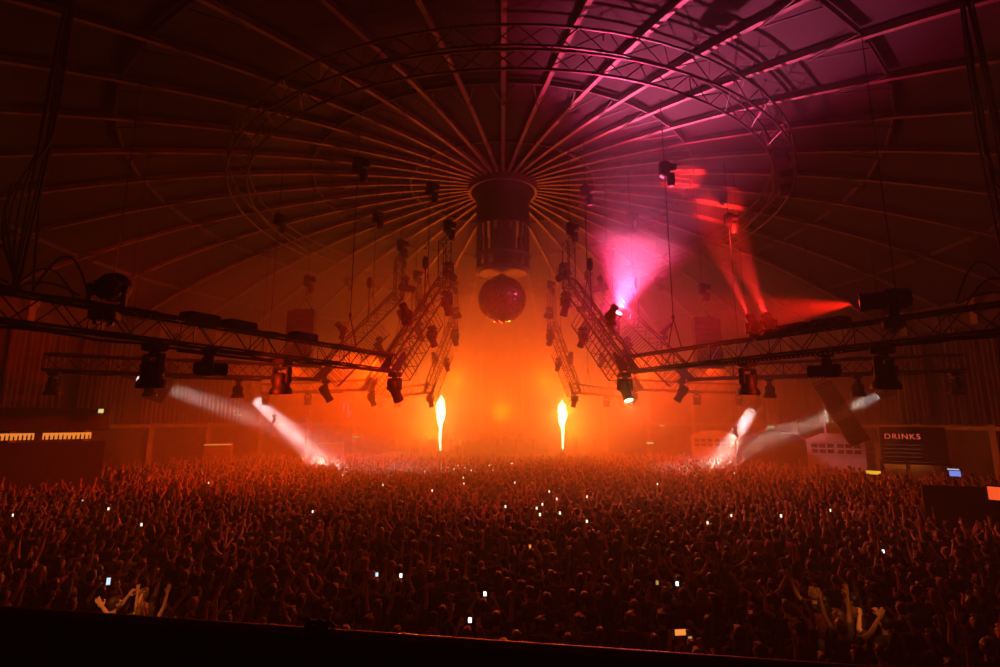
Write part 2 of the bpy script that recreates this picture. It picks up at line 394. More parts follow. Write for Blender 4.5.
# rounded dark lobby
p = at(771, 431, 40.5); EXC.append((p.x, p.y+1, 3.1)); lob = thing('entrance_lobby', 'large dark round-topped entrance lobby between the two white kiosks', 'lobby', (p.x, p.y, 0), (0, 0, yaw_to(p)*.7))
W, H = 5.1, p.z; out = [(-W/2, 0), (-W/2, H*.72)]+[(-W/2*math.cos(a)*1.0, H*.72+H*.28*math.sin(a)) for a in np.linspace(.1, PI-.1, 15)]+[(W/2, H*.72), (W/2, 0)]
b = MB(); m = len(out); b.add([(x, 0, z) for x, z in out]+[(x, 2.2, z) for x, z in out], [tuple(range(m)), tuple(range(2*m-1, m-1, -1))]+[(i, m+i, m+(i+1) % m, (i+1) % m) for i in range(m)]); b.build('shell', M_DARKPANEL, lob)
b = MB(); b.tube([(x*1.0, -.04, z) for x, z in out], .09, 6); b.build('front_hoop', M_BLACK, lob)
for s in (-1, 1):
    b = MB(); b.box((s*1.0, -.04, 1.15), (1.9, .08, 2.3), bev=.02); d = b.build('door', M_BLACK, lob); b = MB(); b.tube([(s*.2, -.12, 1.0), (s*.2, -.12, 1.4)], .03, 6); b.build('handle', M_STEEL, d)
# drinks bar
def text_obj(s, size, m, parent, loc, rot=(PI/2, 0, 0), name='lettering'):
    cu = bpy.data.curves.new('t', 'FONT'); cu.body = s; cu.size = size; cu.extrude = .012; cu.space_character = 1.18; cu.align_x = 'CENTER'; cu.align_y = 'CENTER'
    o = bpy.data.objects.new('t', cu); COL.objects.link(o); bpy.context.view_layer.update()
    me = bpy.data.meshes.new_from_object(o.evaluated_get(bpy.context.evaluated_depsgraph_get())); bpy.data.objects.remove(o)
    me.materials.clear(); me.materials.append(m); q = link(name, me, parent, loc); q.rotation_euler = rot; return q
p = at(911, 427, 31.5); EXC.append((p.x, p.y+.8, 2.4)); bar = thing('drinks_bar', 'dark bar stall under a black menu board reading DRINKS', 'bar', (p.x, p.y, 0), (0, 0, yaw_to(p)*.62)); H = p.z; W = 3.3
b = MB(); b.box((0, .3, H-1.05), (W, .5, 2.1), bev=.03); b.build('menu_board', M_DARKPANEL, bar)
text_obj('DRINKS', .46, emat('drinks letters', (1, .12, .05), .8), bar, (-.5, .03, H-.6))
M_MENU = emat('faint menu text', (1, .3, .15), .07)
b = MB()
for i in range(4): b.box((-.6, .04, H-1.1-i*.24), (1.9, .02, .045))
b.build('menu_line', M_MENU, bar)
b = MB(); b.box((0, .1, H-2.2), (W+.1, .7, .12), bev=.02); b.build('awning_edge', M_BLACK, bar)
b = MB(); b.box((0, 1.9, 1.7), (W, .08, 3.3)); b.build('back_panel', M_TAN, bar)
for x in (-W/2, -.35, W/2):
    b = MB(); b.box((x, .3, (H-2)/2), (.16, .3, H-2)); b.build('post', M_DARKPANEL, bar)
b = MB(); b.box((0, -.1, .58), (W, .6, 1.15), bev=.03); b.build('counter', M_DARKPANEL, bar)
M_WARM = emat('warm bar light', (1, .26, .05), 14)
b = MB(); b.box((-.2, 1.5, H-2.35), (W*.8, .1, .06)); b.build('light_strip', emat('dim amber strip', (1, .3, .06), 2.2), bar)
spotp = bar.matrix_basis @ Vector((0, 1.2, 2.8)); 
# yellow sign with a lit hatch, tv, barrier, red screen
p = at(873, 470.5, 31); EXC.append((p.x, p.y+.3, .9)); a = thing('ticket_machine', 'narrow booth with a yellow lit strip sign left of the drinks bar', 'ticket machine', (p.x, p.y, 0), (0, 0, yaw_to(p)))
b = MB(); b.box((0, .35, p.z/2-.1), (1.0, .6, p.z+.1), bev=.04); b.build('cabinet', M_DARKPANEL, a)
b = MB(); b.box((0, .02, p.z-.12), (.72, .06, .2)); b.build('strip_sign', emat('yellow strip sign', (1, .55, .03), 1.1), a)
b = MB(); b.box((.05, .03, p.z-.75), (.5, .05, .55)); b.build('screen', emat('dim yellow screen', (1, .62, .12), .22), a)
p = at(954, 472.5, 24); EXC.append((p.x, p.y, .5)); a = thing('television', 'small blue-white television screen glowing beside the drinks bar', 'television', p, (0, 0, yaw_to(p)))
b = MB(); b.box((0, .06, 0), (.56, .08, .4), bev=.02); b.build('casing', M_BLACK, a)
b = MB(); b.box((.03, .015, -.05), (.4, .01, .24)); b.build('screen', emat('blue screen', (.22, .32, 1), .9), a)
b = MB(); b.box((-.02, .012, .14), (.42, .012, .05)); b.build('caption_strip', emat('white screen strip', (.85, .8, 1), .8), a)
b = MB(); b.tube([(0, .12, -.2), (0, .12, -p.z)], .03, 8); b.box((0, .12, -p.z+.02), (.5, .4, .04)); b.build('stand', M_BLACK, a)
p = at(956, 486, 18); EXC.extend([(p.x+i*.6, p.y+.1-i*.18, .65) for i in range(-2, 4)]); a = thing('crowd_barrier', 'long dark solid barrier in the crowd under the television', 'barrier', (p.x, p.y, 0), (0, 0, -.35))
b = MB(); b.box((.3, 0, p.z/2), (2.6, .12, p.z), bev=.03); b.build('panel', M_BLACK, a)
for x in (-.9, .3, 1.5):
    b = MB(); b.box((x, .35, .6), (.08, .6, 1.2)); b.build('brace', M_BLACK, a)
p = at(1001, 494, 13); EXC.append((p.x, p.y, .5)); a = thing('monitor', 'glowing orange-red monitor on a stand beside the far right of the crowd', 'monitor', p, (0, 0, yaw_to(p)))
b = MB(); b.box((0, .05, 0), (.56, .06, .4), bev=.02); b.build('casing', M_BLACK, a)
b = MB(); b.box((0, .012, 0), (.48, .02, .32)); b.build('screen', emat('orange screen', (1, .10, .02), 1.0), a)
b = MB(); b.tube([(0, .1, -.15), (0, .1, -p.z)], .035, 8); b.build('stand', M_BLACK, a)
# low bar counters with a lit top edge on the left
for px, py, w, Y, e, lab in ((218, 443.5, 24, 42, 1.0, 'pale bar counter with a lit top edge, the wider one on the left wall'), (331, 442.5, 23, 48, .7, 'hazy pale bar counter with a lit top edge, nearer the stage')):
    p = at(px, py, Y); W = w/500*Y; EXC.append((p.x, p.y+.4, 1.6)); t = thing('bar_hut', lab, 'bar', (p.x, p.y, 0), (0, 0, yaw_to(p)*.6), 'lit bars on the left side')
    b = MB(); b.box((0, .5, p.z/2), (W, 1, p.z), bev=.03); b.build('body', M_TAN, t)
    b = MB(); b.box((0, -.04, p.z-.09), (W, .06, .1)); b.build('light_strip', emat(f'amber edge {px}', (1, .33, .05), e), t)
# back bar with lit shelf of bottles
p = at(40, 437, 26); EXC.extend([(p.x-1.5, p.y+.9, 2.4), (p.x+1.6, p.y+.9, 2.2)]); bb = thing('back_bar', 'long dark bar on the left wall with two glowing amber shelf bays', 'bar', (p.x, p.y, 0), (0, 0, yaw_to(p)*.85))
b = MB(); b.box((0, 1.0, p.z+.9), (5.6, .5, 1.2), bev=.03); b.build('canopy', M_DARKPANEL, bb)
b = MB(); b.box((0, .0, .6), (5.4, .6, 1.2), bev=.03); b.build('counter', M_DARKPANEL, bb)
b = MB(); b.box((0, 1.15, p.z/2-.2), (5.4, .4, p.z-.2)); b.build('cupboard', M_DARKPANEL, bb)
for s, w, x in ((-1, 1.85, -1.2), (1, 2.0, 1.05)):
    b = MB(); b.box((x, 1.14, p.z), (w, .05, .34)); b.build('lit_shelf', emat('amber back panel', (1, .27, .035), 1.0), bb)
rn = random.Random(5)
proto = None
for s, w, x in ((-1, 1.85, -1.2), (1, 2.0, 1.05)):
    for i in range(11):
        q = bb.matrix_basis @ Vector((x-w/2+.1+i*(w-.2)/10, .98, p.z-.17))
        if proto is None:
            b = MB(); b.lathe([(.03, 0), (.034, .01), (.034, .17), (.013, .215), (.012, .26), (.015, .262), (.015, .275), (.01, .28)], 12)
            proto = b.build('bottle', M_GLASSDARK, None, True); o = proto
        else: o = copy_tree(proto)
        o.location = q; s_ = rn.uniform(.8, 1.1); o.scale = (1, 1, s_)
        tag(o, 'small dark bottle in a row against the glowing amber bar shelf', 'bottle', 'bottles on the amber bar shelves')
# exit signs
EX = [(101, 411, 'dark canopy over the amber bar shelves'), (238, 415, 'left wall above the wider bar counter'), (356, 437, 'far wall beside the hazy bar counter'), (650, 443, 'far wall right of the flames, the lower one'), (662, 425.5, 'far wall right of the flames, the upper one'), (771, 427, 'wall just above the rounded dark lobby')]
M_EXIT = emat('exit sign glow', (.75, .85, .3), .9)
for px, py, lab in EX:
    d = ray(px, py); a_, b_, c_ = d.x**2+d.y**2, -2*(d.x*CX+d.y*CY), CX**2+CY**2-(RW-.5)**2
    q = (-b_+math.sqrt(b_*b_-4*a_*c_))/(2*a_); p = Vector((0, 0, E))+d*q
    if px == 771: p = at(px, py, 42.5)
    if px == 101: p = at(px, py, 26.3)
    t = thing('exit_sign', 'small lit exit sign on the '+lab, 'exit sign', p, (0, 0, yaw_to(p, (CX, CY))), 'exit signs'); w = (7 if px != 662 else 4.5)/500*p.y
    b = MB(); b.box((0, .06, 0), (w+.04, .1, .28), bev=.02); b.build('casing', M_BLACK, t)
    b = MB(); b.box((0, .0, 0), (w, .02, .2)); b.build('face', M_EXIT, t)
    b = MB(); b.box((0, .3, 0), (.06, .42, .06)); b.build('wall_bracket', M_BLACK, t)
# pink light tubes on the far left
for i, (px, y0, y1) in enumerate(((343.5, 402, 411), (347.5, 402, 418), (350, 409, 416))):
    q0, q1 = at(px, y0, 51.5), at(px, y1, 51.5); t = thing('light_tube', 'pink upright light tube on the far wall left of the flames, '+('shortest upper one', 'longest one', 'lower one')[i], 'light tube', (q1.x, q1.y, q1.z), group='pink tubes on the far wall')
    b = MB(); b.tube([(0, 0, 0), (0, 0, q0.z-q1.z)], .09, 8); b.build('tube', emat('pink tube', (1, .10, .13), .9), t)
    b = MB(); b.box((0, .06, (q0.z-q1.z)/2), (.25, .06, (q0.z-q1.z)+.1)); b.build('housing', M_BLACK, t)
t = thing('light_tube', 'slim glowing pink tube standing on the roof of the pink kiosk', 'light tube', at(826, 434, 36.6)-Vector((0, 0, .2)))
b = MB(); b.tube([(0, 0, 0), (-.12, 0, 1.45)], .07, 8); b.build('tube', emat('dim pink tube', (1, .16, .13), .5), t); b = MB(); b.box((0, 0, -.02), (.4, .4, .08), bev=.02); b.build('base_plate', M_BLACK, t)
# ============================================================ RIGGING: eight radial truss arms
RE, ZA = 9.7, 7.12
ANG = {27: 30.3}
def arm_pt(theta, R, z=0, side=0):                # theta: degrees from the balcony direction, + to the right
    a = math.radians(ANG.get(theta, theta)); return Vector((CX+R*math.sin(a)+side*math.cos(a), CY-R*math.cos(a)+side*math.sin(a), ZA+z))
def arm_rot(theta): return math.radians(ANG.get(theta, theta))-PI/2   # turns local +x outward
RT = Vector((-3.6, 0, 4.1))
def make_arm(L):
    root = thing('lighting_truss', 'x', 'lighting truss')
    for nm, kw in (('chord', dict(lattice=False)), ('lattice', dict(chords=False))):
        b = MB(); b.truss((0, 0, 0), (L, 0, 0), .56, .56, .034, .016, .5, **kw); b.build('arm_'+nm, M_TRUSS, root, nm == 'chord')
        b = MB(); b.truss((-.1, 0, .1), RT, .56, .5, .034, .016, .42, **kw); b.build('riser_'+nm, M_TRUSS, root, nm == 'chord')
    b = MB(); b.truss(RT+Vector((0, 0, -.2)), RT+Vector((0, 0, 2.0)), .42, .42, .028, .014, .45, up=(0, 1, 0)); b.build('upright', M_TRUSS, root)
    t = RT.normalized(); n = Vector((-t.z, 0, t.x)); n = n if n.z < 0 else -n
    b = MB(); Lr = RT.length*.66
    for y in (-.3, .3):
        b.tube([t*.05+n*1.02+Vector((0, y, 0)), t*Lr+n*1.02+Vector((0, y, 0))], .026, 6)
        for k in range(14):
            q = t*(.08+k*(Lr-.1)/13)+Vector((0, y, 0)); b.tube([q+n*.25, q+n*1.02], .016, 5)
    for k in range(0, 14, 3): q = t*(.08+k*(Lr-.1)/13)+n*1.02; b.tube([q+Vector((0, -.3, 0)), q+Vector((0, .3, 0))], .016, 5)
    b.build('ladder_frame', M_TRUSS, root)
    b = MB()
    for y in (-.31, .29): b.add([(.3, y, -.3), (.3, y, -.2), (-.1, y, .25), (-.42, y, .52), (-.5, y, .4), (-.2, y, -.3), (.3, y+.02, -.3), (.3, y+.02, -.2), (-.1, y+.02, .25), (-.42, y+.02, .52), (-.5, y+.02, .4), (-.2, y+.02, -.3)],
        [(0, 1, 2, 3, 4, 5), (11, 10, 9, 8, 7, 6)]+[(i, i+6, (i+1) % 6+6, (i+1) % 6) for i in range(6)])
    b.build('gusset_plate', M_BLACK, root)
    rn = random.Random(int(L*10))
    for y, z in ((.2, .33), (-.16, -.36), (.1, .36), (-.05, .31), (.22, -.33)):
        b = MB(); k = int(L/.45); b.tube([(L*i/k, y+rn.uniform(-.05, .05), z+rn.uniform(-.05, .02)) for i in range(k+1)], .034, 6); b.build('cable_run', M_CABLE, root, True)
    b = MB(); k = 14; b.tube([t*(RT.length*i/k)-n*.34+Vector((0, rn.uniform(-.1, .1), rn.uniform(-.03, .03))) for i in range(k+1)], .04, 6); b.build('cable_run', M_CABLE, root, True)
    # dotted pixel strip under the outer half of the arm
    b = MB(); b.box((L*.42, -.3, -.42), (3.4, .06, .07)); s = b.build('strip_housing', M_BLACK, root)
    b = MB(); b.box((L*.42, -.335, -.42), (3.3, .012, .03)); b.build('pixel_strip', strip_mat(), s)
    return root
ARMS = {27: (14.8, 'nearest'), 63: (10.0, 'second from the balcony'), 117: (10.0, 'third from the balcony'), 147: (14.8, 'furthest, by the flame jet')}
protos = {}; ARMOBJ = {}
for th, (L, lab) in ARMS.items():
    for s, side in ((-1, 'left'), (1, 'right')):
        if L not in protos: protos[L] = o = make_arm(L)
        else: o = copy_tree(protos[L])
        o.location = arm_pt(s*th, RE); o.rotation_euler = (0, 0, arm_rot(s*th))
        tag(o, f'dark truss arm of the {side} half that bends upward, {lab}', 'lighting truss', 'radial truss arms'); ARMOBJ[s*th] = o

# ------------------------------------------------------------ moving heads
def make_head(size=1.0, kind='wash'):
    root = thing('moving_head', 'x', 'stage light'); s = size
    b = MB(); b.box((0, 0, -.11*s), (.40*s, .34*s, .18*s), bev=.03*s)
    for x in (-.12, .12): b.box((x*s, 0, -.0*s), (.05*s, .1*s, .1*s))
    b.build('base', M_BLACK, root)
    b = MB(); b.lathe([(.1*s, -.26*s), (.1*s, -.19*s)], 14); b.box((0, 0, -.28*s), (.54*s, .16*s, .07*s), bev=.02*s)
    for x in (-.25, .25): b.box((x*s, 0, -.46*s), (.07*s, .17*s, .42*s), bev=.025*s); b.lathe([(.07*s, -.045*s), (.07*s, .045*s)], 12, Matrix.Translation((x*s, 0, -.6*s)) @ Matrix.Rotation(PI/2, 4, 'Y'))
    b.build('yoke', M_BLACK, root, True)
    b = MB()
    if kind == 'wash': prof = [(.06, .20), (.15, .19), (.19, .12), (.2, 0), (.2, -.14), (.25, -.2), (.27, -.26), (.27, -.33), (.235, -.335), (.22, -.29), (.03, -.29)]
    else: prof = [(.06, .34), (.16, .32), (.2, .24), (.2, .02), (.18, -.1), (.165, -.35), (.185, -.42), (.185, -.5), (.16, -.505), (.15, -.47), (.03, -.47)]
    b.lathe([(r*s, z*s) for r, z in prof], 22)
    for i in range(10):
        a = 2*PI*i/10; b.box((.2*s*math.cos(a), .2*s*math.sin(a), .04*s), (.03*s, .02*s, .2*s), Matrix.Rotation(a, 3, 'Z'))
    h = b.build('head', M_BLACK, root, True, (0, 0, -.6*s))
    zl = (-.295 if kind == 'wash' else -.475)*s; rl = (.215 if kind == 'wash' else .148)*s
    b = MB(); b.lathe([(rl, zl), (rl*.7, zl-.012*s), (.01, zl-.02*s)], 20); l = b.build('lens', M_LENS, h, True); l.data.materials[0] = M_LENS
    root['zl'] = zl
    return root
M_ORG = emat('orange lens', (1, .55, .2), 16)
HP = {}
LIT = []
def head(p, d, label, size=1.0, kind='wash', stand=False, lit=None, group='moving heads on the truss arms', name='moving_head'):
    """p: clamp point; d: world direction of the lens; stand: base below the head. Returns lens centre and direction."""
    key = (round(size, 2), kind)
    if key not in HP: HP[key] = o = make_head(*key)
    else: o = copy_tree(HP[key])
    d = Vector(d).normalized(); h = Vector((d.x, d.y)); sgn = -1 if stand else 1
    pan = math.atan2(-h.x*sgn, h.y*sgn) if h.length > 1e-4 else 0
    tilt = math.acos(max(-1, min(1, -d.z*sgn)))
    o.location = p; o.rotation_euler = (PI if stand else 0, 0, pan)
    tag(o, label, 'stage light', group)
    hd = child(o, 'head')[0]; hd.rotation_euler = (tilt, 0, 0)
    if lit is not None:
        l = kids(hd)[0]; l.material_slots[0].link = 'OBJECT'; l.material_slots[0].material = lit
    piv = Vector(p)+Vector((0, 0, -.6*size*sgn))
    return piv + d*(abs(o['zl'])+.03), d
SIDE = {-1: 'left', 1: 'right'}
ORD = {27: 'nearest', 63: 'second', 117: 'third', 147: 'furthest'}
LENS = {}
DOWN = (0, 0, -1)
def inward(th):
    a = math.radians(ANG.get(th, th)); return Vector((-math.sin(a), math.cos(a), 0))
hang = {27: (18.3, 14.7), 63: (19.4, 16.3, 13.1), 117: (19.4, 15.1), 147: (23.0, 19.6, 15.6)}
word = ('outermost', 'next inward', 'third inward')
for th in ARMS:
    for s in (-1, 1):
        A = s*th; side = SIDE[s]; big = 1.18 if th == 27 else 1.0
        n = f'{ORD[th]} {side} truss arm'
        for k, R in enumerate(hang[th]):
            lit = None
            LENS[(A, k)] = head(arm_pt(A, R, -.30), Vector((0, 0, -1))+inward(A)*.05, f'black wash light hanging lens down under the {n}, {word[k]}', big, 'wash')
        inn = inward(A)
        LENS[(A, 'elbow')] = head(arm_pt(A, RE-.25, -.30), (inn*.5+Vector((0, 0, -.8))) if A != 27 else Vector((.12, -.45, -.85)), f'black spotlight hanging at the elbow of the {n}', 1.0 if th != 27 else 1.1, 'spot', False, M_ORG if A == 27 else None)
        LENS[(A, 'top')] = head(arm_pt(A, RE-3.85, 3.75), inn*.45+Vector((0, 0, -.85)), f'black spotlight hanging from the raised tip of the {n}', 1.05, 'spot')
        LENS[(A, 'up')] = head(arm_pt(A, RE-3.95, 5.2), inn*1+Vector((0, 0, -.12)), f'black spotlight sticking out sideways from the upright of the {n}', 1.0, 'spot')
        LENS[(A, 'mid')] = head(arm_pt(A, RE-2.7, 1.9), inn*.55+Vector((0, 0, -.8)), f'black spotlight slung under the riser of the {n}', .85, 'spot')
        LENS[(A, 'out')] = head(arm_pt(A, RE-.9, 1.65), -inn*.6+Vector((0, 0, .55)), f'black spotlight standing on the outer side of the riser of the {n}', .85, 'spot', True)
M_RED = emat('red lens', (1, .05, .02), 6); M_WHT = emat('white lens', (.95, .85, 1), 14); M_ORG = emat('orange lens', (1, .55, .2), 16); M_WHT2 = emat('soft white lens', (.9, .8, .85), 1.6)
BEAM = {}
# heads standing on the nearest arms
BEAM['redleft'] = head(arm_pt(-27, 19.4, -.02), (-.35, .9, .3), 'big black light standing on the nearest left truss arm, glowing red behind', 1.25, 'wash', True, M_RED)
BEAM['redright'] = head(arm_pt(27, 18.6, .02), (-1, .62, -.02), 'big black light standing on the nearest right truss arm, throwing a red beam sideways', 1.25, 'spot', True, M_RED)
for k_, R_, tx, ty in (('redup', 15.0, 690, 190), ('redup2', 15.5, 727, 225)):
    p_ = arm_pt(27, R_, .25); BEAM[k_] = head(p_, at(tx, ty, 24)-p_-Vector((0, 0, .5)), ('black light standing on the nearest right truss arm, throwing a red beam upward' if k_ == 'redup' else 'second black light throwing a red beam upward, just outward of the first one'), .8, 'spot', True, M_RED)
pw = at(613, 320, 24.6); BEAM['white'] = head(pw+Vector((0.1, .25, -.75)), (.30, -.62, .72), 'blazing white light on top of the second right truss arm riser', 1.15, 'spot', True, M_WHT)
# low red wash lenses under the near arms
for s, A, R, lab in ((1, 27, 17.0, 'right'), (-1, -27, 17.0, 'left')):
    BEAM['under'+lab] = head(arm_pt(A, R, -.30), (-s*.8, .85, .02), f'black light slung under the nearest {lab} truss arm with a red beam behind it', .9, 'spot', False, M_RED)
# boxes on top of the near arms
pb = None
for A, R, lab in ((-27, 17.3, 'nearest left truss arm beside the big light'), (-27, 16.2, 'nearest left truss arm, further in'), (27, 17.2, 'nearest right truss arm beside the red light'), (27, 16.2, 'nearest right truss arm, further in'), (-27, 14.0, 'nearest left truss arm above the wash light')):
    if pb is None:
        pb = o = thing('power_box', 'x', 'power box'); b = MB(); b.box((0, 0, .12), (.85, .46, .22), bev=.03); b.build('case', M_BLACK, o)
        for i in range(4): b = MB(); b.lathe([(.045, 0), (.045, .06)], 10, Matrix.Translation((-.3+.2*i, -.23, .12)) @ Matrix.Rotation(PI/2, 4, 'X')); b.build('socket', M_CABLE, o)
    else: o = copy_tree(pb)
    o.location = arm_pt(A, R, .31); o.rotation_euler = (0, 0, arm_rot(A)); tag(o, 'flat dark power box lying on the '+lab, 'power box', 'power boxes on the near truss arms')

# ------------------------------------------------------------ chain hoists
def hoist(top_p, z_body, z_hook, label, split=.5):
    r = math.hypot(top_p[0]-CX, top_p[1]-CY); zr = roof_z(r)-.55
    root = thing('chain_hoist', label, 'chain hoist', (top_p[0], top_p[1], z_body), group='chain hoists over the truss arms')
    b = MB(); b.box((0, 0, .0), (.38, .32, .62), bev=.07); b.lathe([(.14, -.22), (.16, 0), (.14, .22)], 14, Matrix.Translation((.2, 0, .08)) @ Matrix.Rotation(PI/2, 4, 'Y')); b.build('body', M_BLACK, root, True)
    b = MB(); b.lathe([(.1, -.78), (.15, -.7), (.16, -.35), (.14, -.3)], 12, Matrix.Translation((.22, 0, .1))); b.build('chain_bag', M_CABLE, root, True)
    b = MB(); b.tube([(0, 0, .3), (0, 0, zr-z_body)], .02, 5); b.tube([(0, 0, -.3), (0, 0, z_hook+split+.2-z_body)], .02, 5); b.build('chain', M_CHAIN, root)
    b = MB(); zt = z_hook+split+.2-z_body; b.box((0, 0, zt), (.1, .08, .16), bev=.02)
    for x in (-.24, .24): b.tube([(0, 0, zt-.05), (x, 0, z_hook-z_body)], .022, 5)
    b.build('sling', M_CHAIN, root)
for th in ARMS:
    for s in (-1, 1):
        A = s*th; nm = f'{ORD[th]} {SIDE[s]} truss arm'
        p = arm_pt(A, 7.4); hoist((p.x, p.y), 15.3, 9.9, f'black chain hoist high on the chain to the riser of the {nm}', 1.1)
        p = arm_pt(A, 6.1, 0, .12); hoist((p.x, p.y), 13.95, 13.3, f'black chain hoist on top of the upright of the {nm}', .1)
        p = arm_pt(A, 12.0); hoist((p.x, p.y), 14.3, 7.5, f'black chain hoist over the inner part of the {nm}', .9)
        if th == 147: p = arm_pt(A, 20.3); hoist((p.x, p.y), 13.2, 7.5, f'black chain hoist over the outer end of the {nm}', .9)
# short sticks with small beacon heads rising from the risers
for A in (-27, 27, -63, 63):
    p = arm_pt(A, RE-2.1, 2.6); t = thing('riser_post', f'thin upright post with a small lamp on the riser of the {ORD[abs(A)]} {SIDE[1 if A>0 else -1]} truss arm', 'post', p, group='posts on the risers')
    b = MB(); b.tube([(0, 0, 0), (0, 0, 2.0)], .03, 6); b.build('pole', M_BLACK, t); b = MB(); b.lathe([(.05, 1.75), (.13, 1.85), (.15, 2.05), (.1, 2.3), (.05, 2.32)], 12); b.build('lamp', M_BLACK, t, True)
# cable looms dropping from the roof onto the nearest arms
for s in (-1, 1):
    p = arm_pt(s*27, 20.9); r = 12.5; rn = random.Random(11+s)
    t = thing('cable_loom', f'thick bundle of black cables dropping from the roof onto the nearest {SIDE[s]} truss arm', 'cable', (p.x, p.y, ZA+.35), group='cable looms')
    top = Vector((0, .1, 10.2)); top.z = roof_z(math.hypot(p.x+top.x-CX, p.y+top.y-CY))-.3-(ZA+.35)
    for k in range(7):
        b = MB(); o1 = Vector((rn.uniform(-.08, .08), rn.uniform(-.08, .08), 0)); pts = []
        for i in range(31):
            q = i/30; c = top*(1-q)+Vector((0, 0, 0))*q; c = c+o1*(1+2*q)
            c.x += s*.16*math.sin(q*PI)*(k % 3-1); c.z -= .0
            if k > 3 and q > .62: c.x += s*(k-3.2)*.22*math.sin((q-.62)/.38*PI); 
            pts.append(c)
        if k >= 2:                                   # spare loop thrown back up and resting along the arm
            e = pts[-1]; a = math.radians(s*27); ax = Vector((math.sin(a), -math.cos(a), 0))*(1 if k % 2 else -1)
            pts += [e+ax*(.12*j)+Vector((0, 0, .05+.55*math.sin(j/8*PI)*(k % 3+.4)/1.6)) for j in range(1, 9)]
        b.tube(pts, .022 if k else .03, 6); b.build('cable', M_CABLE, t, True)
    # a thinner line with a loop, higher up
    t = thing('hanging_cable', f'single thin black cable looping down from the roof on the {SIDE[s]} above the loom', 'cable', (p.x, p.y, ZA+.35))
    b = MB(); t2 = Vector((s*.05, .25, top.z)); pts = [Vector((t2.x+.02*math.sin(i), t2.y, t2.z*(1-i/20)+2.9*(i/20))) for i in range(21)]
    e = pts[-1]; pts += [e+Vector((-s*0-.0+s*.0, 0, -.3)), e+Vector((s*.1, -.1, -.62)), e+Vector((s*.35, -.3, -.75)), Vector((s*.5, -.0, 1.6)), Vector((s*.2, 0, .6)), Vector((0, 0, .05))]
    b.tube(pts, .028, 6); b.build('cable', M_CABLE, t, True)
# steel lines from ring truss to near arms
for k, (px, Y) in enumerate(((112, 13.0), (897, 13.0), (130, 20), (265, 24), (744, 24))):
    p = at(px, 300, Y); r = math.hypot(p.x-CX, p.y-CY)
    t = thing('steel_wire', 'thin hanging steel wire '+('above the big light on the left', 'above the red light on the right', 'second from the left edge', 'left of the left grey speaker hang', 'right of the right grey speaker hang')[k], 'wire', (p.x, p.y, ZA+.3), group='hanging steel wires')
    b = MB(); b.tube([(0, 0, 0), (0, 0, roof_z(r)-.2-ZA-.3)], .014, 5); b.build('wire', M_CHAIN, t)
    b = MB(); b.box((0, 0, .05), (.08, .06, .14), bev=.015); b.build('shackle', M_CHAIN, t)

# ------------------------------------------------------------ hanging speakers
def line_array(px, ytop, ybot, w, Y, n, lab, yaw, curve, scrim=None, lean=0.0, group=None, hl=None):
    p0, p1 = at(px, ytop, Y), at(px, ybot, Y); H = p0.z-p1.z; W = w/500*Y; h = H/n
    t = thing('line_array', lab, 'speaker', p0, (0, lean, yaw), group)
    y, z = 0, 0
    for i in range(n):
        a = curve*i/n; rot = Matrix.Rotation(a, 3, 'X'); c = Vector((0, y, z-h/2)); b = MB()
        R = rot; ww, dd = W/2, .42
        vs = [R @ Vector((x*(1 if yy < 0 else .8), yy, zz))+c for x in (-ww, ww) for yy in (-dd, dd) for zz in (-h*.47, h*.47)]
        b.add(vs, [(0, 1, 3, 2), (4, 6, 7, 5), (0, 4, 5, 1), (2, 3, 7, 6), (0, 2, 6, 4), (1, 5, 7, 3)]); o = b.build('speaker_cabinet', M_SPEAKER, t)
        b = MB(); b.box(R @ Vector((0, -dd-.012, 0))+c, (W*.94, .03, h*.8), R); b.build('grille', scrim or M_SPEAKER, o)
        y += -math.sin(a)*h; z -= h*math.cos(a)
    b = MB(); b.box((0, .1, .09), (W*.8, .3, .12), bev=.02); b.tube([(-W*.3, .1, .1), (0, .1, .75)], .025, 5); b.tube([(W*.3, .1, .1), (0, .1, .75)], .025, 5); b.build('fly_frame', M_BLACK, t)
    r = math.hypot(p0.x-CX, p0.y-CY); hz = p0.z+.55+.4
    hoist((p0.x+.05, p0.y+.1), hz+.75, p0.z+.72, 'black chain hoist above the '+(hl or lab), .15)
    return t
line_array(304, 312, 361, 27, 25.5, 9, 'grey boxy speaker hang behind the nearest left truss arm', .0, .12, M_CLOTHGREY, group='grey speaker hangs')
line_array(704, 320, 369, 26, 25.5, 9, 'grey boxy speaker hang behind the nearest right truss arm, glowing red', .0, .12, M_CLOTHGREY, group='grey speaker hangs', hl='grey speaker hang on the right')
line_array(820, 383, 447, 17, 29, 10, 'dark leaning column speaker hanging on the right in front of the pink kiosk', -.35, .2, None, -.42, hl='dark leaning column speaker on the right')
line_array(172, 366, 402, 17, 29, 8, 'dark leaning column speaker hanging on the left across the faint beam', .35, .2, None, .3, hl='dark leaning column speaker on the left')

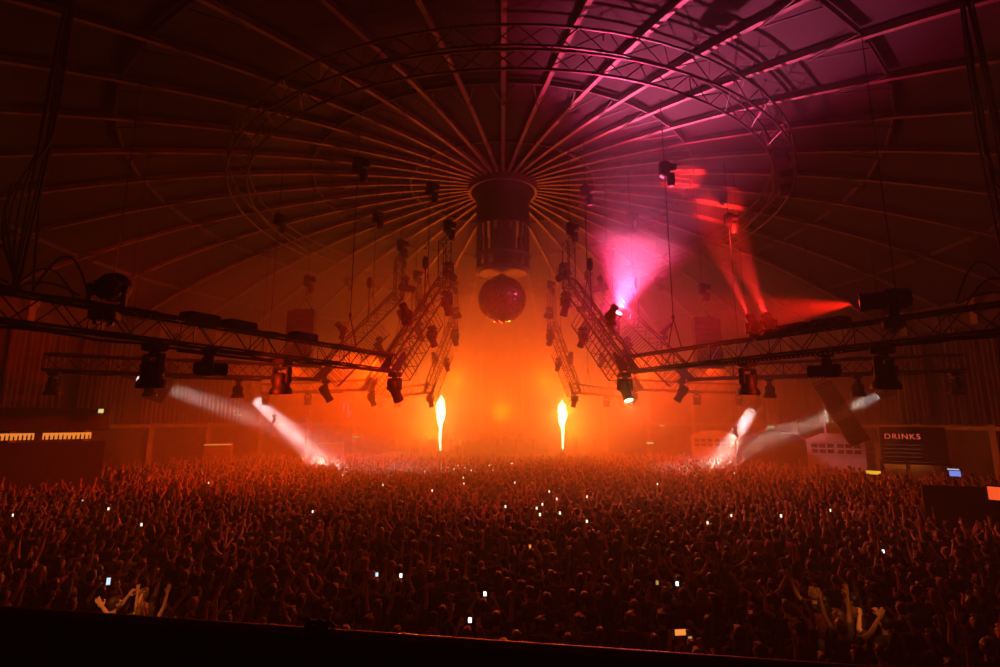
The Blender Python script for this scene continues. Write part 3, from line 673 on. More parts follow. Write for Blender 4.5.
# ------------------------------------------------------------ follow-spots that throw the visible white beams
def drop_light(px, py, Y, tx, ty, tY, lab, key, lit=M_WHT2, size=1.0):
    p = at(px, py, Y); q = at(tx, ty, tY); d = (q-p).normalized(); pt = p+Vector((0, 0, .6*size))-d*.5*size
    BEAM[key] = head(pt, d, lab, size, 'spot', False, lit, group='follow spots')
    r = math.hypot(pt.x-CX, pt.y-CY)
    t = thing('drop_pole', 'thin black pole carrying the '+lab, 'pole', pt, group='drop poles')
    b = MB(); b.tube([(0, 0, 0), (0, 0, roof_z(r)-.3-pt.z)], .035, 6); b.build('pole', M_BLACK, t); b = MB(); b.box((0, 0, .03), (.3, .12, .1), bev=.02); b.build('clamp', M_BLACK, t)
drop_light(256, 400, 39, 331, 468, 37.5, 'spotlight throwing the strong white beam down on the left', 'beamL', None, 1.4)
drop_light(752, 411, 39, 713, 472, 37, 'spotlight throwing the strong white beam down on the right', 'beamR', None, 1.4)
drop_light(138, 378, 29, 250, 416, 31, 'spotlight throwing the faint white beam across on the left', 'faintL', M_WHT2, 1.15)
drop_light(878, 397, 29, 790, 431, 31, 'spotlight throwing the faint white beam across on the right', 'faintR', M_WHT2, 1.15)
for px, py, lab in ((274, 421, 'left'), (735, 433, 'right')):
    p = at(px, py, 33.6); BEAM['small'+lab] = head(p+Vector((0, 0, .35)), (-.3 if px < 500 else .3, -.4, -.8), f'small black light hanging in the strong white beam on the {lab}', .55, 'spot')
    r = math.hypot(p.x-CX, p.y-CY); t = thing('drop_pole', f'thin black pole carrying the small light inside the {lab} white beam', 'pole', p+Vector((0, 0, .35)), group='drop poles')
    b = MB(); b.tube([(0, 0, 0), (0, 0, roof_z(r)-.3-p.z-.35)], .012, 6); b.build('pole', M_BLACK, t); b = MB(); b.box((0, 0, .03), (.3, .12, .1), bev=.02); b.build('clamp', M_BLACK, t)
# ============================================================ BALCONY
zc = E-1.1
q0, q1 = atz(142, 616, zc), atz(780, 660, zc); dv = (q1-q0).normalized(); nv = Vector((-dv.y, dv.x, 0))
def bal(x, y=0, z=0): c = q0+dv*x+nv*y; c.z = z; return c
rotb = Matrix.Rotation(math.atan2(dv.y, dv.x), 3, 'Z')
b = MB(); b.box(bal(1.5, -.03, zc-.62), (18, .05, 1.2), rotb); par = struct(b.build('wall_balcony', M_BLACK))
b = MB(); b.tube([bal(-7.5, -.03, zc-.01), bal(10.5, -.03, zc-.01)], .024, 10); b.build('rail_cap', mat('dark painted rail', (.1, .09, .09), .4, .3, noise=.2, scale=9), par, True)
b = MB()
for i in range(13): b.box(bal(-6.9+1.4*i, .0, zc-.6), (.05, .05, 1.1), rotb)
b.build('mullion', M_DARKPANEL, par)
b = MB(); b.box(bal(1.5, -2.9, zc-1.3), (18, 5.8, .24), rotb); struct(b.build('floor_balcony', M_FLOOR))
t = thing('cable_coil', 'black cable bundle slung over the rail of the balcony with two ends hanging down', 'cable', bal(1.07, -.03, zc))
for k, (x0, x1, dz) in enumerate(((-.05, -.13, .3), (.06, -.02, .33), (.01, -.06, .4))):
    b = MB(); e = dv; b.tube([e*x0+nv*.09+Vector((0, 0, -.25)), e*x0+nv*.07+Vector((0, 0, .0)), e*x0+Vector((0, 0, .05)), e*x0-nv*.06+Vector((0, 0, -.02))]+[e*(x0+(x1-x0)*q)-nv*(.07+.05*q)+Vector((0, 0, -.05-dz*q)) for q in (.2, .5, .8, 1)], .012, 6); b.build('cable', M_CABLE, t, True)
b = MB(); b.tube([dv*(.05*math.cos(a))+Vector((0, 0, .03+.014*math.sin(a))) for a in np.linspace(0, 2*PI, 17)[:-1]], .012, 6, closed=True); b.build('tie_loop', M_CABLE, t, True)

# ============================================================ PEOPLE
M_SKIN = mat('skin', (.52, .31, .21), .5, noise=.12, scale=9)
M_SKIN2 = mat('deeper skin', (.22, .12, .075), .55, noise=.12, scale=9)
M_SKIN3 = mat('fair skin', (.66, .44, .33), .5, noise=.1, scale=9)
HAIRS = {'black': mat('black hair', (.012, .010, .009), .5, noise=.3, scale=40), 'brown': mat('brown hair', (.06, .03, .015), .5, noise=.3, scale=40), 'fair': mat('fair hair', (.28, .18, .08), .5, noise=.3, scale=40)}
TOPS = {'black': (.014, .014, .015), 'charcoal': (.04, .04, .043), 'navy': (.015, .02, .05), 'maroon': (.07, .012, .014), 'grey': (.13, .13, .13), 'olive': (.045, .05, .025), 'white': (.55, .54, .52), 'brown': (.07, .045, .03)}
TOPM = {k: mat(k+' cotton top', v, .9, noise=.25, scale=7) for k, v in TOPS.items()}
M_JEANS = mat('dark jeans', (.018, .021, .032), .9, noise=.3, scale=9)
DG = bpy.context.evaluated_depsgraph_get
def capsule(bm, p0, p1, r0, r1, n=12, flat=None):
    p0, p1 = Vector(p0), Vector(p1); t = p1-p0; L = t.length; t = t.normalized() if L > 1e-6 else Vector((0, 0, 1))
    a = Vector((0, 1, 0)) if abs(t.y) < .9 else Vector((1, 0, 0)); u = a.cross(t).normalized(); w = t.cross(u)
    rings = [(-r0*math.cos(x), r0*math.sin(x)) for x in (.35, .8, 1.2, PI/2)]+[(L+r1*math.cos(x), r1*math.sin(x)) for x in (PI/2, 1.2, .8, .35)]
    vr = []
    for z, r in rings: vr.append([bm.verts.new(p0+t*z+(u*math.cos(2*PI*j/n)+w*math.sin(2*PI*j/n)*(flat or 1))*r) for j in range(n)])
    for i in range(len(vr)-1):
        for j in range(n): bm.faces.new((vr[i][j], vr[i][(j+1) % n], vr[i+1][(j+1) % n], vr[i+1][j]))
    bm.faces.new(vr[0][::-1]); bm.faces.new(vr[-1])
def ellipsoid(bm, c, r, rot=None, n=16, m=10):
    c = Vector(c); R = rot or Matrix.Identity(3); top = bm.verts.new(c+R @ Vector((0, 0, r[2]))); bot = bm.verts.new(c+R @ Vector((0, 0, -r[2]))); vr = []
    for i in range(1, m):
        t = PI*i/m; vr.append([bm.verts.new(c+R @ Vector((r[0]*math.sin(t)*math.cos(2*PI*j/n), r[1]*math.sin(t)*math.sin(2*PI*j/n), r[2]*math.cos(t)))) for j in range(n)])
    for j in range(n):
        bm.faces.new((top, vr[0][j], vr[0][(j+1) % n])); bm.faces.new((bot, vr[-1][(j+1) % n], vr[-1][j]))
    for i in range(m-2):
        for j in range(n): bm.faces.new((vr[i][j], vr[i+1][j], vr[i+1][(j+1) % n], vr[i][(j+1) % n]))
def fuse(bm, name, m, voxel, ratio, smooth=3, sf=.5):
    me = bpy.data.meshes.new(name); bm.to_mesh(me); bm.free(); o = bpy.data.objects.new('fuse', me); COL.objects.link(o)
    r = o.modifiers.new('r', 'REMESH'); r.mode = 'VOXEL'; r.voxel_size = voxel
    if smooth: s = o.modifiers.new('s', 'SMOOTH'); s.factor = sf; s.iterations = smooth
    if ratio < 1: d = o.modifiers.new('d', 'DECIMATE'); d.ratio = ratio
    dg = DG(); out = bpy.data.meshes.new_from_object(o.evaluated_get(dg)); bpy.data.objects.remove(o); bpy.data.meshes.remove(me)
    out.name = name; out.materials.clear(); out.materials.append(m); out.polygons.foreach_set('use_smooth', [True]*len(out.polygons)); return out
def rotv(v, ax, a): return Matrix.Rotation(a, 3, ax) @ Vector(v)
# pose: for each arm (upper arm direction, forearm direction, hand kind); the figure faces +y
def unit(v): return Vector(v).normalized()
POSES = {
 'arms down':            dict(L=((-.25, .0, -1), (-.1, .3, -1), 'relax'), R=((.25, 0, -1), (.1, .35, -1), 'relax')),
 'right arm straight up': dict(L=((-.25, .0, -1), (.2, .9, -.5), 'relax'), R=((.22, .15, 1), (.06, .12, 1), 'open')),
 'both arms up':         dict(L=((-.35, .2, 1), (-.1, .1, 1), 'open'), R=((.35, .2, 1), (.12, .1, 1), 'open')),
 'left arm bent up':     dict(L=((-.7, .25, .55), (.1, .15, 1), 'open'), R=((.25, 0, -1), (-.2, .9, -.3), 'relax')),
 'hands raised to film': dict(L=((-.25, .75, .15), (.42, .35, .85), 'grip'), R=((.25, .75, .15), (-.42, .35, .85), 'grip')),
 'right fist up':        dict(L=((-.25, 0, -1), (-.1, .3, -1), 'relax'), R=((.35, .2, .85), (.0, .12, 1), 'fist')),
 'hands joined overhead': dict(L=((-.45, .2, .75), (.55, .1, .85), 'open'), R=((.45, .2, .75), (-.55, .1, .85), 'open')),
 'hands at the chest':   dict(L=((-.35, .25, -.85), (.5, .7, .35), 'relax'), R=((.35, .25, -.85), (-.5, .7, .35), 'relax')),
 'left arm up waving':   dict(L=((-.6, .1, .7), (-.35, .1, .95), 'open'), R=((.3, .2, -.9), (-.1, .9, .4), 'fist')),
 'arms spread high':     dict(L=((-.8, .1, .55), (-.55, .1, .8), 'open'), R=((.8, .1, .55), (.55, .1, .8), 'open')),
 'elbows bent dancing':  dict(L=((-.55, -.1, -.7), (-.1, .9, .35), 'fist'), R=((.6, .1, -.55), (.15, .8, .6), 'fist')),
 'right arm pointing ahead': dict(L=((-.25, 0, -1), (-.05, .4, -1), 'relax'), R=((.3, .75, .55), (.1, .8, .7), 'point')),
}
def hand(bm, w, fd, side, kind):
    """Five-fingered hand at wrist w along fd; side -1 left, 1 right."""
    up = fd; b_ = Vector((0, 1, 0)); x = up.cross(b_); x = x.normalized() if x.length > .2 else Vector((1, 0, 0)); pn = x.cross(up).normalized()   # pn: palm normal (forwards)
    if pn.y < 0: pn = -pn; 
    x = up.cross(pn).normalized()
    if x.x*side < 0: x = -x                      # x points to the little finger side
    c = w+up*.05; R = Matrix((x, pn, up)).transposed()
    ellipsoid(bm, c, (.043, .018, .056), R); capsule(bm, w-up*.01, w+up*.03, .025, .026)
    curl = {'relax': .45, 'open': .12, 'grip': 1.0, 'fist': 1.45, 'point': 1.45}[kind]
    for i, (ox, ln) in enumerate(((-.030, .072), (-.010, .082), (.011, .076), (.030, .060))):
        cu = curl*(1+.08*i) if not (kind == 'point' and i == 0) else .05
        p = c+x*ox+up*.046; sp = x*(ox*(2.6 if kind == 'open' else .8)); d = (up+sp).normalized()
        ax = x; a = 0
        for seg, f in enumerate((.45, .32, .23)):
            a += cu*(.75 if seg == 0 else .62)
            dd = (d*math.cos(a)+pn*math.sin(a)).normalized(); q = p+dd*ln*f; capsule(bm, p, q, .0095-.0008*seg, .0090-.0008*seg, 8); p = q
    p = c-x*.034-up*.025; d = (up*.7-x*.75+pn*(.25+.3*min(curl, 1))).normalized(); q = p+d*.042; capsule(bm, p, q, .0125, .0105, 8)
    d2 = (up*.9-x*.2+pn*(.2+.5*min(curl, 1))+x*.35*min(curl, 1)).normalized(); capsule(bm, q, q+d2*.032, .0105, .009, 8)
    return c
def make_person(pose, hair, female, seed, lean=.0, stance=0.0, headyaw=0.0):
    rn = random.Random(seed); P = POSES[pose]; sw = .175 if female else .195; tw = .92 if female else 1.0
    hipw = .098 if female else .092; tilt = rn.uniform(-.03, .03)
    pel = Vector((0, 0, .95)); che = Vector((tilt, lean*.5, 1.27)); nek = Vector((tilt*1.2, lean-.012, 1.475)); hd = Vector((tilt*1.3, lean+.018, 1.635))
    HY = Matrix.Rotation(headyaw, 3, 'Z') @ Matrix.Rotation(rn.uniform(-.08, .12), 3, 'X')
    hp = lambda v: hd+HY @ Vector(v)
    bm, top, tro, hr = bmesh.new(), bmesh.new(), bmesh.new(), bmesh.new()
    # torso
    for B, g in ((bm, 0), (top, .014)):
        ellipsoid(B, pel+Vector((0, 0, .02)), (.158*tw+g, .112+g, .13)); ellipsoid(B, (pel+che)/2, (.142*tw+g, .1+g, .2)); ellipsoid(B, che+Vector((0, -.005, .02)), (.175*tw+g, .118+g, .2))
        ellipsoid(B, che+Vector((0, -.01, .13)), (sw*.98+g, .088+g, .075+g*.5))
        for s in (-1, 1): ellipsoid(B, che+Vector((s*sw*.93, -.005, .13)), (.064+g, .064+g, .064+g*.6))
        if female:
            for s in (-1, 1): ellipsoid(B, che+Vector((s*.075, .085, .02)), (.07+g, .055+g, .065+g))
    ellipsoid(top, pel+Vector((0, 0, .0)), (.172*tw, .128, .12))
    capsule(bm, che+Vector((0, -.01, .12)), hd+Vector((0, -.012, -.05)), .064*tw, .056*tw); capsule(top, che+Vector((0, -.012, .12)), nek+Vector((0, -.006, -.035)), .085*tw, .068*tw)
    # head, face, ears
    ellipsoid(bm, hp((0, -.012, .03)), (.078, .096, .098)); ellipsoid(bm, hp((0, .022, -.03)), (.062, .072, .085)); capsule(bm, hp((0, .062, -.085)), hp((0, .068, -.082)), .024, .022)
    capsule(bm, hp((0, .088, .025)), hp((0, .108, -.022)), .010, .015, 8); ellipsoid(bm, hp((0, .082, .032)), (.055, .018, .012))
    for s in (-1, 1):
        ellipsoid(bm, hp((s*.08, -.005, -.003)), (.012, .022, .033)); ellipsoid(bm, hp((s*.031, .083, .012)), (.014, .010, .008)); ellipsoid(bm, hp((s*.014, .108, -.026)), (.009, .01, .008))
    ellipsoid(bm, hp((0, .088, -.052)), (.024, .012, .006)); ellipsoid(bm, hp((0, .087, -.063)), (.021, .012, .007))
    # legs
    for s in (-1, 1):
        hip = pel+Vector((s*hipw, 0, -.04)); kn = Vector((s*(.105+stance), .03, .5)); an = Vector((s*(.11+stance*1.6), -.01, .09))
        capsule(bm, hip, kn, .088, .056); capsule(bm, kn, kn*.6+an*.4+Vector((0, -.02, 0)), .054, .056); capsule(bm, kn*.6+an*.4+Vector((0, -.02, 0)), an, .056, .036)
        capsule(bm, an+Vector((0, -.03, -.05)), an+Vector((s*.02, .15, -.055)), .04, .033)
        capsule(tro, hip+Vector((0, 0, .04)), kn, .106, .074); capsule(tro, kn, an+Vector((0, 0, .0)), .074, .056)
    ellipsoid(tro, pel+Vector((0, 0, -.0)), (.166*tw, .122, .12))
    # arms
    info = {}
    for s, k in ((-1, 'L'), (1, 'R')):
        ua, fa, hk = P[k]; ua, fa = unit(ua), unit(fa); sh = che+Vector((s*sw, -.005, .125+(.035 if ua.z > .3 else 0))); el = sh+ua*.285; wr = el+fa*.245; am = tw
        capsule(bm, sh, sh*.5+el*.5, .054*am, .046*am); capsule(bm, sh*.5+el*.5, el, .046*am, .038*am); capsule(bm, el, el*.65+wr*.35, .039*am, .039*am); capsule(bm, el*.65+wr*.35, wr, .039*am, .026*am)
        info[k] = hand(bm, wr, fa, s, hk)+fa*.05
        e = sh+ua*(.285*(.62 if not female else .3)); capsule(top, sh, e, .072*am, .062*am)
    # hair
    if hair != 'shaved':
        ellipsoid(hr, hp((0, -.028, .045)), (.090, .099, .098)); ellipsoid(hr, hp((0, -.045, .0)), (.086, .078, .085)); ellipsoid(hr, hp((0, .03, .105)), (.062, .055, .034))
        if hair == 'long':
            capsule(hr, hp((0, -.07, -.02)), hp((0, -.105, -.22)), .075, .07); ellipsoid(hr, hp((0, -.11, -.25)), (.10, .045, .12))
            for s in (-1, 1): capsule(hr, hp((s*.075, -.02, .02)), hp((s*.088, -.03, -.17)), .032, .028)
        if hair == 'tied': ellipsoid(hr, hp((0, -.135, .07)), (.045, .045, .045)); capsule(hr, hp((0, -.15, .05)), hp((0, -.165, -.12)), .032, .016)
        if hair == 'bun': ellipsoid(hr, hp((0, -.075, .135)), (.05, .05, .045))
        if hair == 'curly':
            for i in range(26):
                a, z = rn.uniform(0, 2*PI), rn.uniform(-.03, .12); ellipsoid(hr, hp((.085*math.cos(a)*(1-.3*max(0, z)/.12), -.035+.085*math.sin(a) if math.sin(a) < .75 else -.03+.07*math.sin(a), z)), (.038, .038, .038), None, 8, 6)
    else: ellipsoid(hr, hp((0, -.014, .036)), (.080, .098, .0985))
    if hair == 'cap':
        ellipsoid(hr, hp((0, -.018, .065)), (.094, .106, .085)); ellipsoid(hr, hp((0, .105, .06)), (.07, .07, .01))
    k = f'{seed}'
    D = dict(body=fuse(bm, 'person '+k, M_SKIN, .0062, .11, 2, .4), top=fuse(top, 'top '+k, TOPM['black'], .012, .28), trousers=fuse(tro, 'trousers '+k, M_JEANS, .014, .3), hair=fuse(hr, 'hair '+k, HAIRS['black'], .008, .22, 2), info=info, pose=pose, style=hair, female=female)
    return D
SPEC = [('arms down', 'short', 0), ('right arm straight up', 'short', 0), ('both arms up', 'long', 1), ('left arm bent up', 'tied', 1), ('hands raised to film', 'short', 0), ('right fist up', 'cap', 0),
        ('hands joined overhead', 'long', 1), ('hands at the chest', 'curly', 0), ('left arm up waving', 'short', 0), ('arms spread high', 'bun', 1), ('elbows bent dancing', 'long', 1), ('right arm pointing ahead', 'short', 0),
        ('arms down', 'long', 1), ('elbows bent dancing', 'shaved', 0), ('hands at the chest', 'tied', 1), ('arms down', 'cap', 0)]
PROT = [make_person(p, h, f, 100+i, lean=random.Random(i).uniform(0, .03), stance=random.Random(i+9).uniform(0, .05), headyaw=random.Random(i+5).uniform(-.35, .35)) for i, (p, h, f) in enumerate(SPEC)]
HAIRWORD = {'short': 'short hair', 'long': 'long hair', 'tied': 'a ponytail', 'cap': 'a cap', 'curly': 'curly hair', 'bun': 'a top bun', 'shaved': 'a shaved head'}
NP = 0
def person(k, x, y, yaw, sc, top, hairc, skin, label, z=0):
    D = PROT[k]; o = link('person', D['body'], None, (x, y, z)); o.rotation_euler = (0, 0, yaw); o.scale = (sc, sc, sc); tag(o, label, 'person', 'crowd on the dance floor')
    o.material_slots[0].link = 'OBJECT'; o.material_slots[0].material = skin
    for nm, m in (('top', TOPM[top]), ('trousers', M_JEANS), ('hair', TOPM[top] if D['style'] == 'cap' else HAIRS[hairc])):
        c = link(nm, D[nm], o); c.material_slots[0].link = 'OBJECT'; c.material_slots[0].material = m
    return o
def hand_world(k, which, x, y, yaw, sc):
    a, b_ = PROT[k]['info']['L'], PROT[k]['info']['R']; v = (a+b_)/2 if which == 'M' else (a if which == 'L' else b_)
    return Matrix.Rotation(yaw, 3, 'Z') @ (v*sc)+Vector((x, y, 0))
PH = {}
def phone(p, yaw, colname, col, st, label, w=.075, h=.15, group='lit phones in the crowd', tiltx=.0):
    if 'me' not in PH:
        b = MB(); b.box((0, 0, 0), (w, .012, h), bev=.004); PH['me'] = b.mesh('phone', M_BLACK); b = MB(); b.box((0, -.0072, 0), (w*.9, .002, h*.9)); PH['sc'] = b.mesh('screen', M_EXIT)
    o = link('phone', PH['me'], None, p); o.rotation_euler = (tiltx, 0, yaw); tag(o, label, 'phone', group)
    s = link('screen', PH['sc'], o); s.material_slots[0].link = 'OBJECT'; s.material_slots[0].material = emat('phone screen '+colname, col, st); return o
PCOL = {'white': ((.9, .85, .8), 2.2), 'amber': ((1, .3, .05), 1.0), 'yellow': ((1, .6, .12), .45), 'pale blue': ((.6, .75, 1), 1.2)}

# --- chosen people, placed where the photo shows them
placed = []
def put(k, px, py_head, Y, yaw, top, hairc, skin, label, sc=1.0):
    p = at(px, py_head, Y); z = 1.72*sc; 
    q = atz(px, py_head, z); person(k, q.x, q.y, yaw, sc, top, hairc, skin, label); placed.append((q.x, q.y)); return q
q = put(4, 99, 590, 9, .35, 'navy', 'black', M_SKIN3, 'person in navy with both bare arms bent up around a phone, lit warm')
h = hand_world(4, 'M', q.x, q.y, .35, 1); phone(h+Vector((0, 0, .03)), .35, 'pale blue', *PCOL['pale blue'], 'phone held up between both hands by the person in navy on the left')
put(1, 143, 580, 9.5, -.5, 'black', 'brown', M_SKIN3, 'person in black with one bare arm raised, lit warm, right of the person in navy')
put(0, 188, 560, 10, -.2, 'olive', 'brown', M_SKIN, 'large person in an olive top seen from behind on the left', 1.08)
q = put(5, 431, 616, 8.7, -.1, 'black', 'fair', M_SKIN3, 'person near the balcony rail with a lit raised right fist', 1.0)
put(8, 815, 590, 9.2, .3, 'black', 'fair', M_SKIN, 'person with a long bare left arm stretched up, below the pink kiosk')
put(12, 849, 588, 9.3, 1.5, 'black', 'black', M_SKIN3, 'long-haired person turned sideways with a warmly lit face and shoulder')
put(7, 872, 584, 9.9, .9, 'charcoal', 'brown', M_SKIN2, 'person in charcoal right behind the sideways lit long-haired person')
put(13, 918, 588, 9.2, .0, 'olive', 'black', M_SKIN, 'broad shaved-headed person in olive standing at the dark right end of the crowd', 1.05)
put(9, 763, 583, 9.6, .1, 'black', 'black', M_SKIN3, 'person with both forearms lit, arms spread, left of the long raised arm')
for i, (px, py, cn, nm) in enumerate(((680, 630, 'amber', 'bright amber screen near the rail'), (690, 637, 'yellow', 'dim yellow screen'), (657, 581, 'yellow', 'pale yellow screen right of centre'), (470, 618, 'white', 'white screen nearest the rail'), (485, 592, 'white', 'white screen above the rail-side one'), (401, 574, 'white', 'white screen left of centre'), (377, 573, 'pale blue', 'pale blue screen'), (677, 582, 'white', 'white screen right of centre'), (883, 550, 'white', 'lone white screen far right'), (530, 545, 'amber', 'amber screen amid the crowd'))):
    k = 4; zt = PROT[4]['info']['L'].z; g = atz(px, py, zt+.03); yw = random.Random(i).uniform(-.15, .15)
    off = Matrix.Rotation(yw, 3, 'Z') @ ((PROT[4]['info']['L']+PROT[4]['info']['R'])/2); x, y = g.x-off.x, g.y-off.y
    person(4, x, y, yw, 1, random.Random(i+2).choice(['black', 'charcoal', 'navy', 'maroon']), 'black', M_SKIN, 'person filming with both hands on a phone with a '+nm); placed.append((x, y))
    o = phone(g-Vector((0, 0, .03)), yw, cn, *PCOL[cn], 'phone with a '+nm)
    o.scale = (.85, .85, .6)
    if px == 680: o.rotation_euler = (0, PI/2, yw); o.scale = (1.3, 1.3, 1.3)
# --- rows of the crowd
rn = random.Random(21)
ROWW = ['first', 'second', 'third', 'fourth', 'fifth', 'sixth', 'seventh', 'eighth', 'ninth', 'tenth', 'eleventh', 'twelfth', 'thirteenth', 'fourteenth']
def ordinal(n):
    t = {1: 'first', 2: 'second', 3: 'third', 5: 'fifth', 8: 'eighth', 9: 'ninth', 12: 'twelfth', 20: 'twentieth', 30: 'thirtieth', 40: 'fortieth'}
    c = ['', 'one', 'two', 'three', 'four', 'five', 'six', 'seven', 'eight', 'nine', 'ten', 'eleven', 'twelve', 'thirteen', 'fourteen', 'fifteen', 'sixteen', 'seventeen', 'eighteen', 'nineteen']
    if n in t: return t[n]
    if n < 20: return c[n]+'th'
    return {2: 'twenty', 3: 'thirty', 4: 'forty'}[n//10]+'-'+ordinal(n % 10)
WTS = [10, 5, 5, 4, 3, 4, 2, 7, 4, 2, 6, 2, 9, 5, 6, 6]
NPEOPLE = 300-len(placed); made = 0; y = 7.9; row = 0; STUFF = []
shirts = ['black']*9+['charcoal']*5+['navy']*3+['maroon']*2+['grey']*2+['olive']*2+['brown']*2+['white']
while made < NPEOPLE:
    half = 1.06*(y*1.0)+.4; x = -half+rn.uniform(0, .5); nth = 0
    while x < half and made < NPEOPLE:
        xx, yy = x+rn.uniform(-.1, .1), y+rn.uniform(-.16, .16); x += rn.uniform(.54, .78)
        if any((xx-a)**2+(yy-b_)**2 < .46**2 for a, b_ in placed) or any((xx-a)**2+(yy-b_)**2 < r_*r_ for a, b_, r_ in EXC): continue
        px, py = pix((xx, yy, 1.95))
        if px < -12 or px > 1012 or py > 616+(px-142)*.069+4: continue
        k = rn.choices(range(16), WTS)[0]; nth += 1; tp = rn.choice(shirts); hc = rn.choices(['black', 'brown', 'fair'], [5, 4, 1.5])[0]
        D = PROT[k]; lab = f"{D['pose']}: {tp}-topped person with {HAIRWORD[D['style']]}, {ordinal(nth)} from left, {ROWW[row]} row"; lab = lab[0].upper()+lab[1:]
        person(k, xx, yy, rn.gauss(0, .28), rn.uniform(.93, 1.06), tp, hc, rn.choices([M_SKIN, M_SKIN2, M_SKIN3], [5, 2, 4])[0], lab); placed.append((xx, yy)); made += 1
    y += .66; row += 1
YF = y
# --- the rest of the crowd, far beyond counting: one object
LOW = []
for k, D in enumerate(PROT):
    parts = []
    for nm, keep in (('body', .045), ('top', .13), ('trousers', .06), ('hair', .12)):
        o = bpy.data.objects.new('dec', D[nm]); COL.objects.link(o); d = o.modifiers.new('d', 'DECIMATE'); d.ratio = keep
        me = bpy.data.meshes.new_from_object(o.evaluated_get(DG())); me.calc_loop_triangles()
        v = np.empty(len(me.vertices)*3, np.float32); me.vertices.foreach_get('co', v); tri = np.empty(len(me.loop_triangles)*3, np.int32); me.loop_triangles.foreach_get('vertices', tri)
        parts.append((v.reshape(-1, 3), tri.reshape(-1, 3))); bpy.data.objects.remove(o); bpy.data.meshes.remove(me)
    LOW.append(parts)
print('low tris', [sum(len(t) for _, t in p) for p in LOW])
skins = [M_SKIN, M_SKIN2, M_SKIN3]; tops = list(TOPM.values()); topk = list(TOPM); hairs = list(HAIRS.values())
cm = skins+tops+[M_JEANS]+hairs; V, T, MI = [], [], []; nv = 0; FAR = []
WT2 = [10, 8, 9, 6, 4, 7, 5, 7, 7, 5, 6, 3, 7, 5, 6, 5]
def add_low(k, x, y_, z, yaw, sc):
    global nv
    c, s_ = math.cos(yaw)*sc, math.sin(yaw)*sc; R = np.array([[c, s_, 0], [-s_, c, 0], [0, 0, sc]], np.float32)
    mi = (rn.choices([0, 1, 2], [5, 2, 4])[0], 3+topk.index(rn.choice(shirts)), 3+len(tops), 4+len(tops)+rn.choices([0, 1, 2], [5, 4, 1.5])[0])
    for (v, t), m in zip(LOW[k], mi):
        V.append(v @ R+np.array([x, y_, z], np.float32)); T.append(t+nv); MI.append(np.full(len(t), m, np.int32)); nv += len(v)
    FAR.append((k, x, y_, z, yaw, sc))
y = YF
while y < 45.9:
    half = min(1.04*y+.5, math.sqrt(max(1, (RW-2.2)**2-(y-CY)**2))); x = -half+rn.uniform(0, .6); step = .62+.006*(y-15)
    while x < half:
        if any((x+CX*.5-a_)**2+(y-b_)**2 < r_*r_ for a_, b_, r_ in EXC): x += .4; continue
        add_low(rn.choices(range(16), WT2)[0], x+CX*.5+rn.uniform(-.12, .12), y+rn.uniform(-.18, .18), 0, rn.gauss(0, .3), rn.uniform(.92, 1.07)); x += rn.uniform(step*.85, step*1.25)
    y += .64+.008*(y-15)
for i in range(26):                                   # people standing on the stage
    add_low(rn.choice([0, 2, 8, 10, 12, 15, 1]), CX+rn.uniform(-9, 9), 48.2+rn.uniform(0, 2), 1.5, PI+rn.gauss(0, .5), rn.uniform(.95, 1.05))
V = np.concatenate(V); T = np.concatenate(T); MI = np.concatenate(MI)
me = bpy.data.meshes.new('crowd'); me.vertices.add(len(V)); me.vertices.foreach_set('co', V.ravel()); me.loops.add(T.size); me.loops.foreach_set('vertex_index', T.ravel().astype(np.int32))
me.polygons.add(len(T)); me.polygons.foreach_set('loop_start', np.arange(0, T.size, 3, dtype=np.int32)); me.polygons.foreach_set('material_index', MI); me.polygons.foreach_set('use_smooth', np.ones(len(T), bool))
for m in cm: me.materials.append(m)
me.update(); me.validate(); o = link('crowd', me); tag(o, 'dense distant crowd of people with raised arms filling the floor up to the stage', 'crowd', None, 'stuff')
print('crowd people', len(FAR), 'tris', len(T))
# --- lit phones far off, each in a raised hand of the crowd
cand = [f for f in FAR if f[0] in (1, 2, 3, 4, 5, 6, 8, 9) and f[3] == 0]
targets = [(419, 469), (454, 470), (464, 468), (471, 470), (487, 469), (494, 470), (506, 466), (508, 469), (506, 481), (462, 478), (432, 487), (462, 487), (508, 506), (544, 497), (548, 493), (553, 504), (561, 508), (580, 495), (528, 521), (540, 530), (589, 531), (351, 491), (379, 488), (345, 473), (303, 515), (205, 490), (730, 515), (697, 548), (838, 524), (787, 529), (735, 470), (90, 510), (107, 507), (16, 530), (140, 538), (651, 487), (686, 470)]
used = set()
for i, (px, py) in enumerate(targets):
    best = None
    for j, f in enumerate(cand):
        if j in used: continue
        h = hand_world(f[0], 'L' if f[0] in (3, 8) else ('M' if f[0] == 4 else 'R'), f[1], f[2], f[4], f[5]); a_, b_ = pix(h+Vector((0, 0, .09))); d = (a_-px)**2+(b_-py)**2
        if best is None or d < best[0]: best = (d, j, h)
    used.add(best[1]); near = 'left' if px < 400 else ('right' if px > 600 else 'middle')
    depth = 'back edge' if py < 476 else ('far part' if py < 500 else 'middle depth')
    phone(best[2]+Vector((0, -.02, .08)), rn.uniform(-.3, .3), 'far white', (1, .8, .55), 1.8, f'tiny white glowing phone held up in the {near} of the crowd, {depth}', group=f'glowing phones, {near} of the crowd, {depth}').scale = (.8, .8, .62)
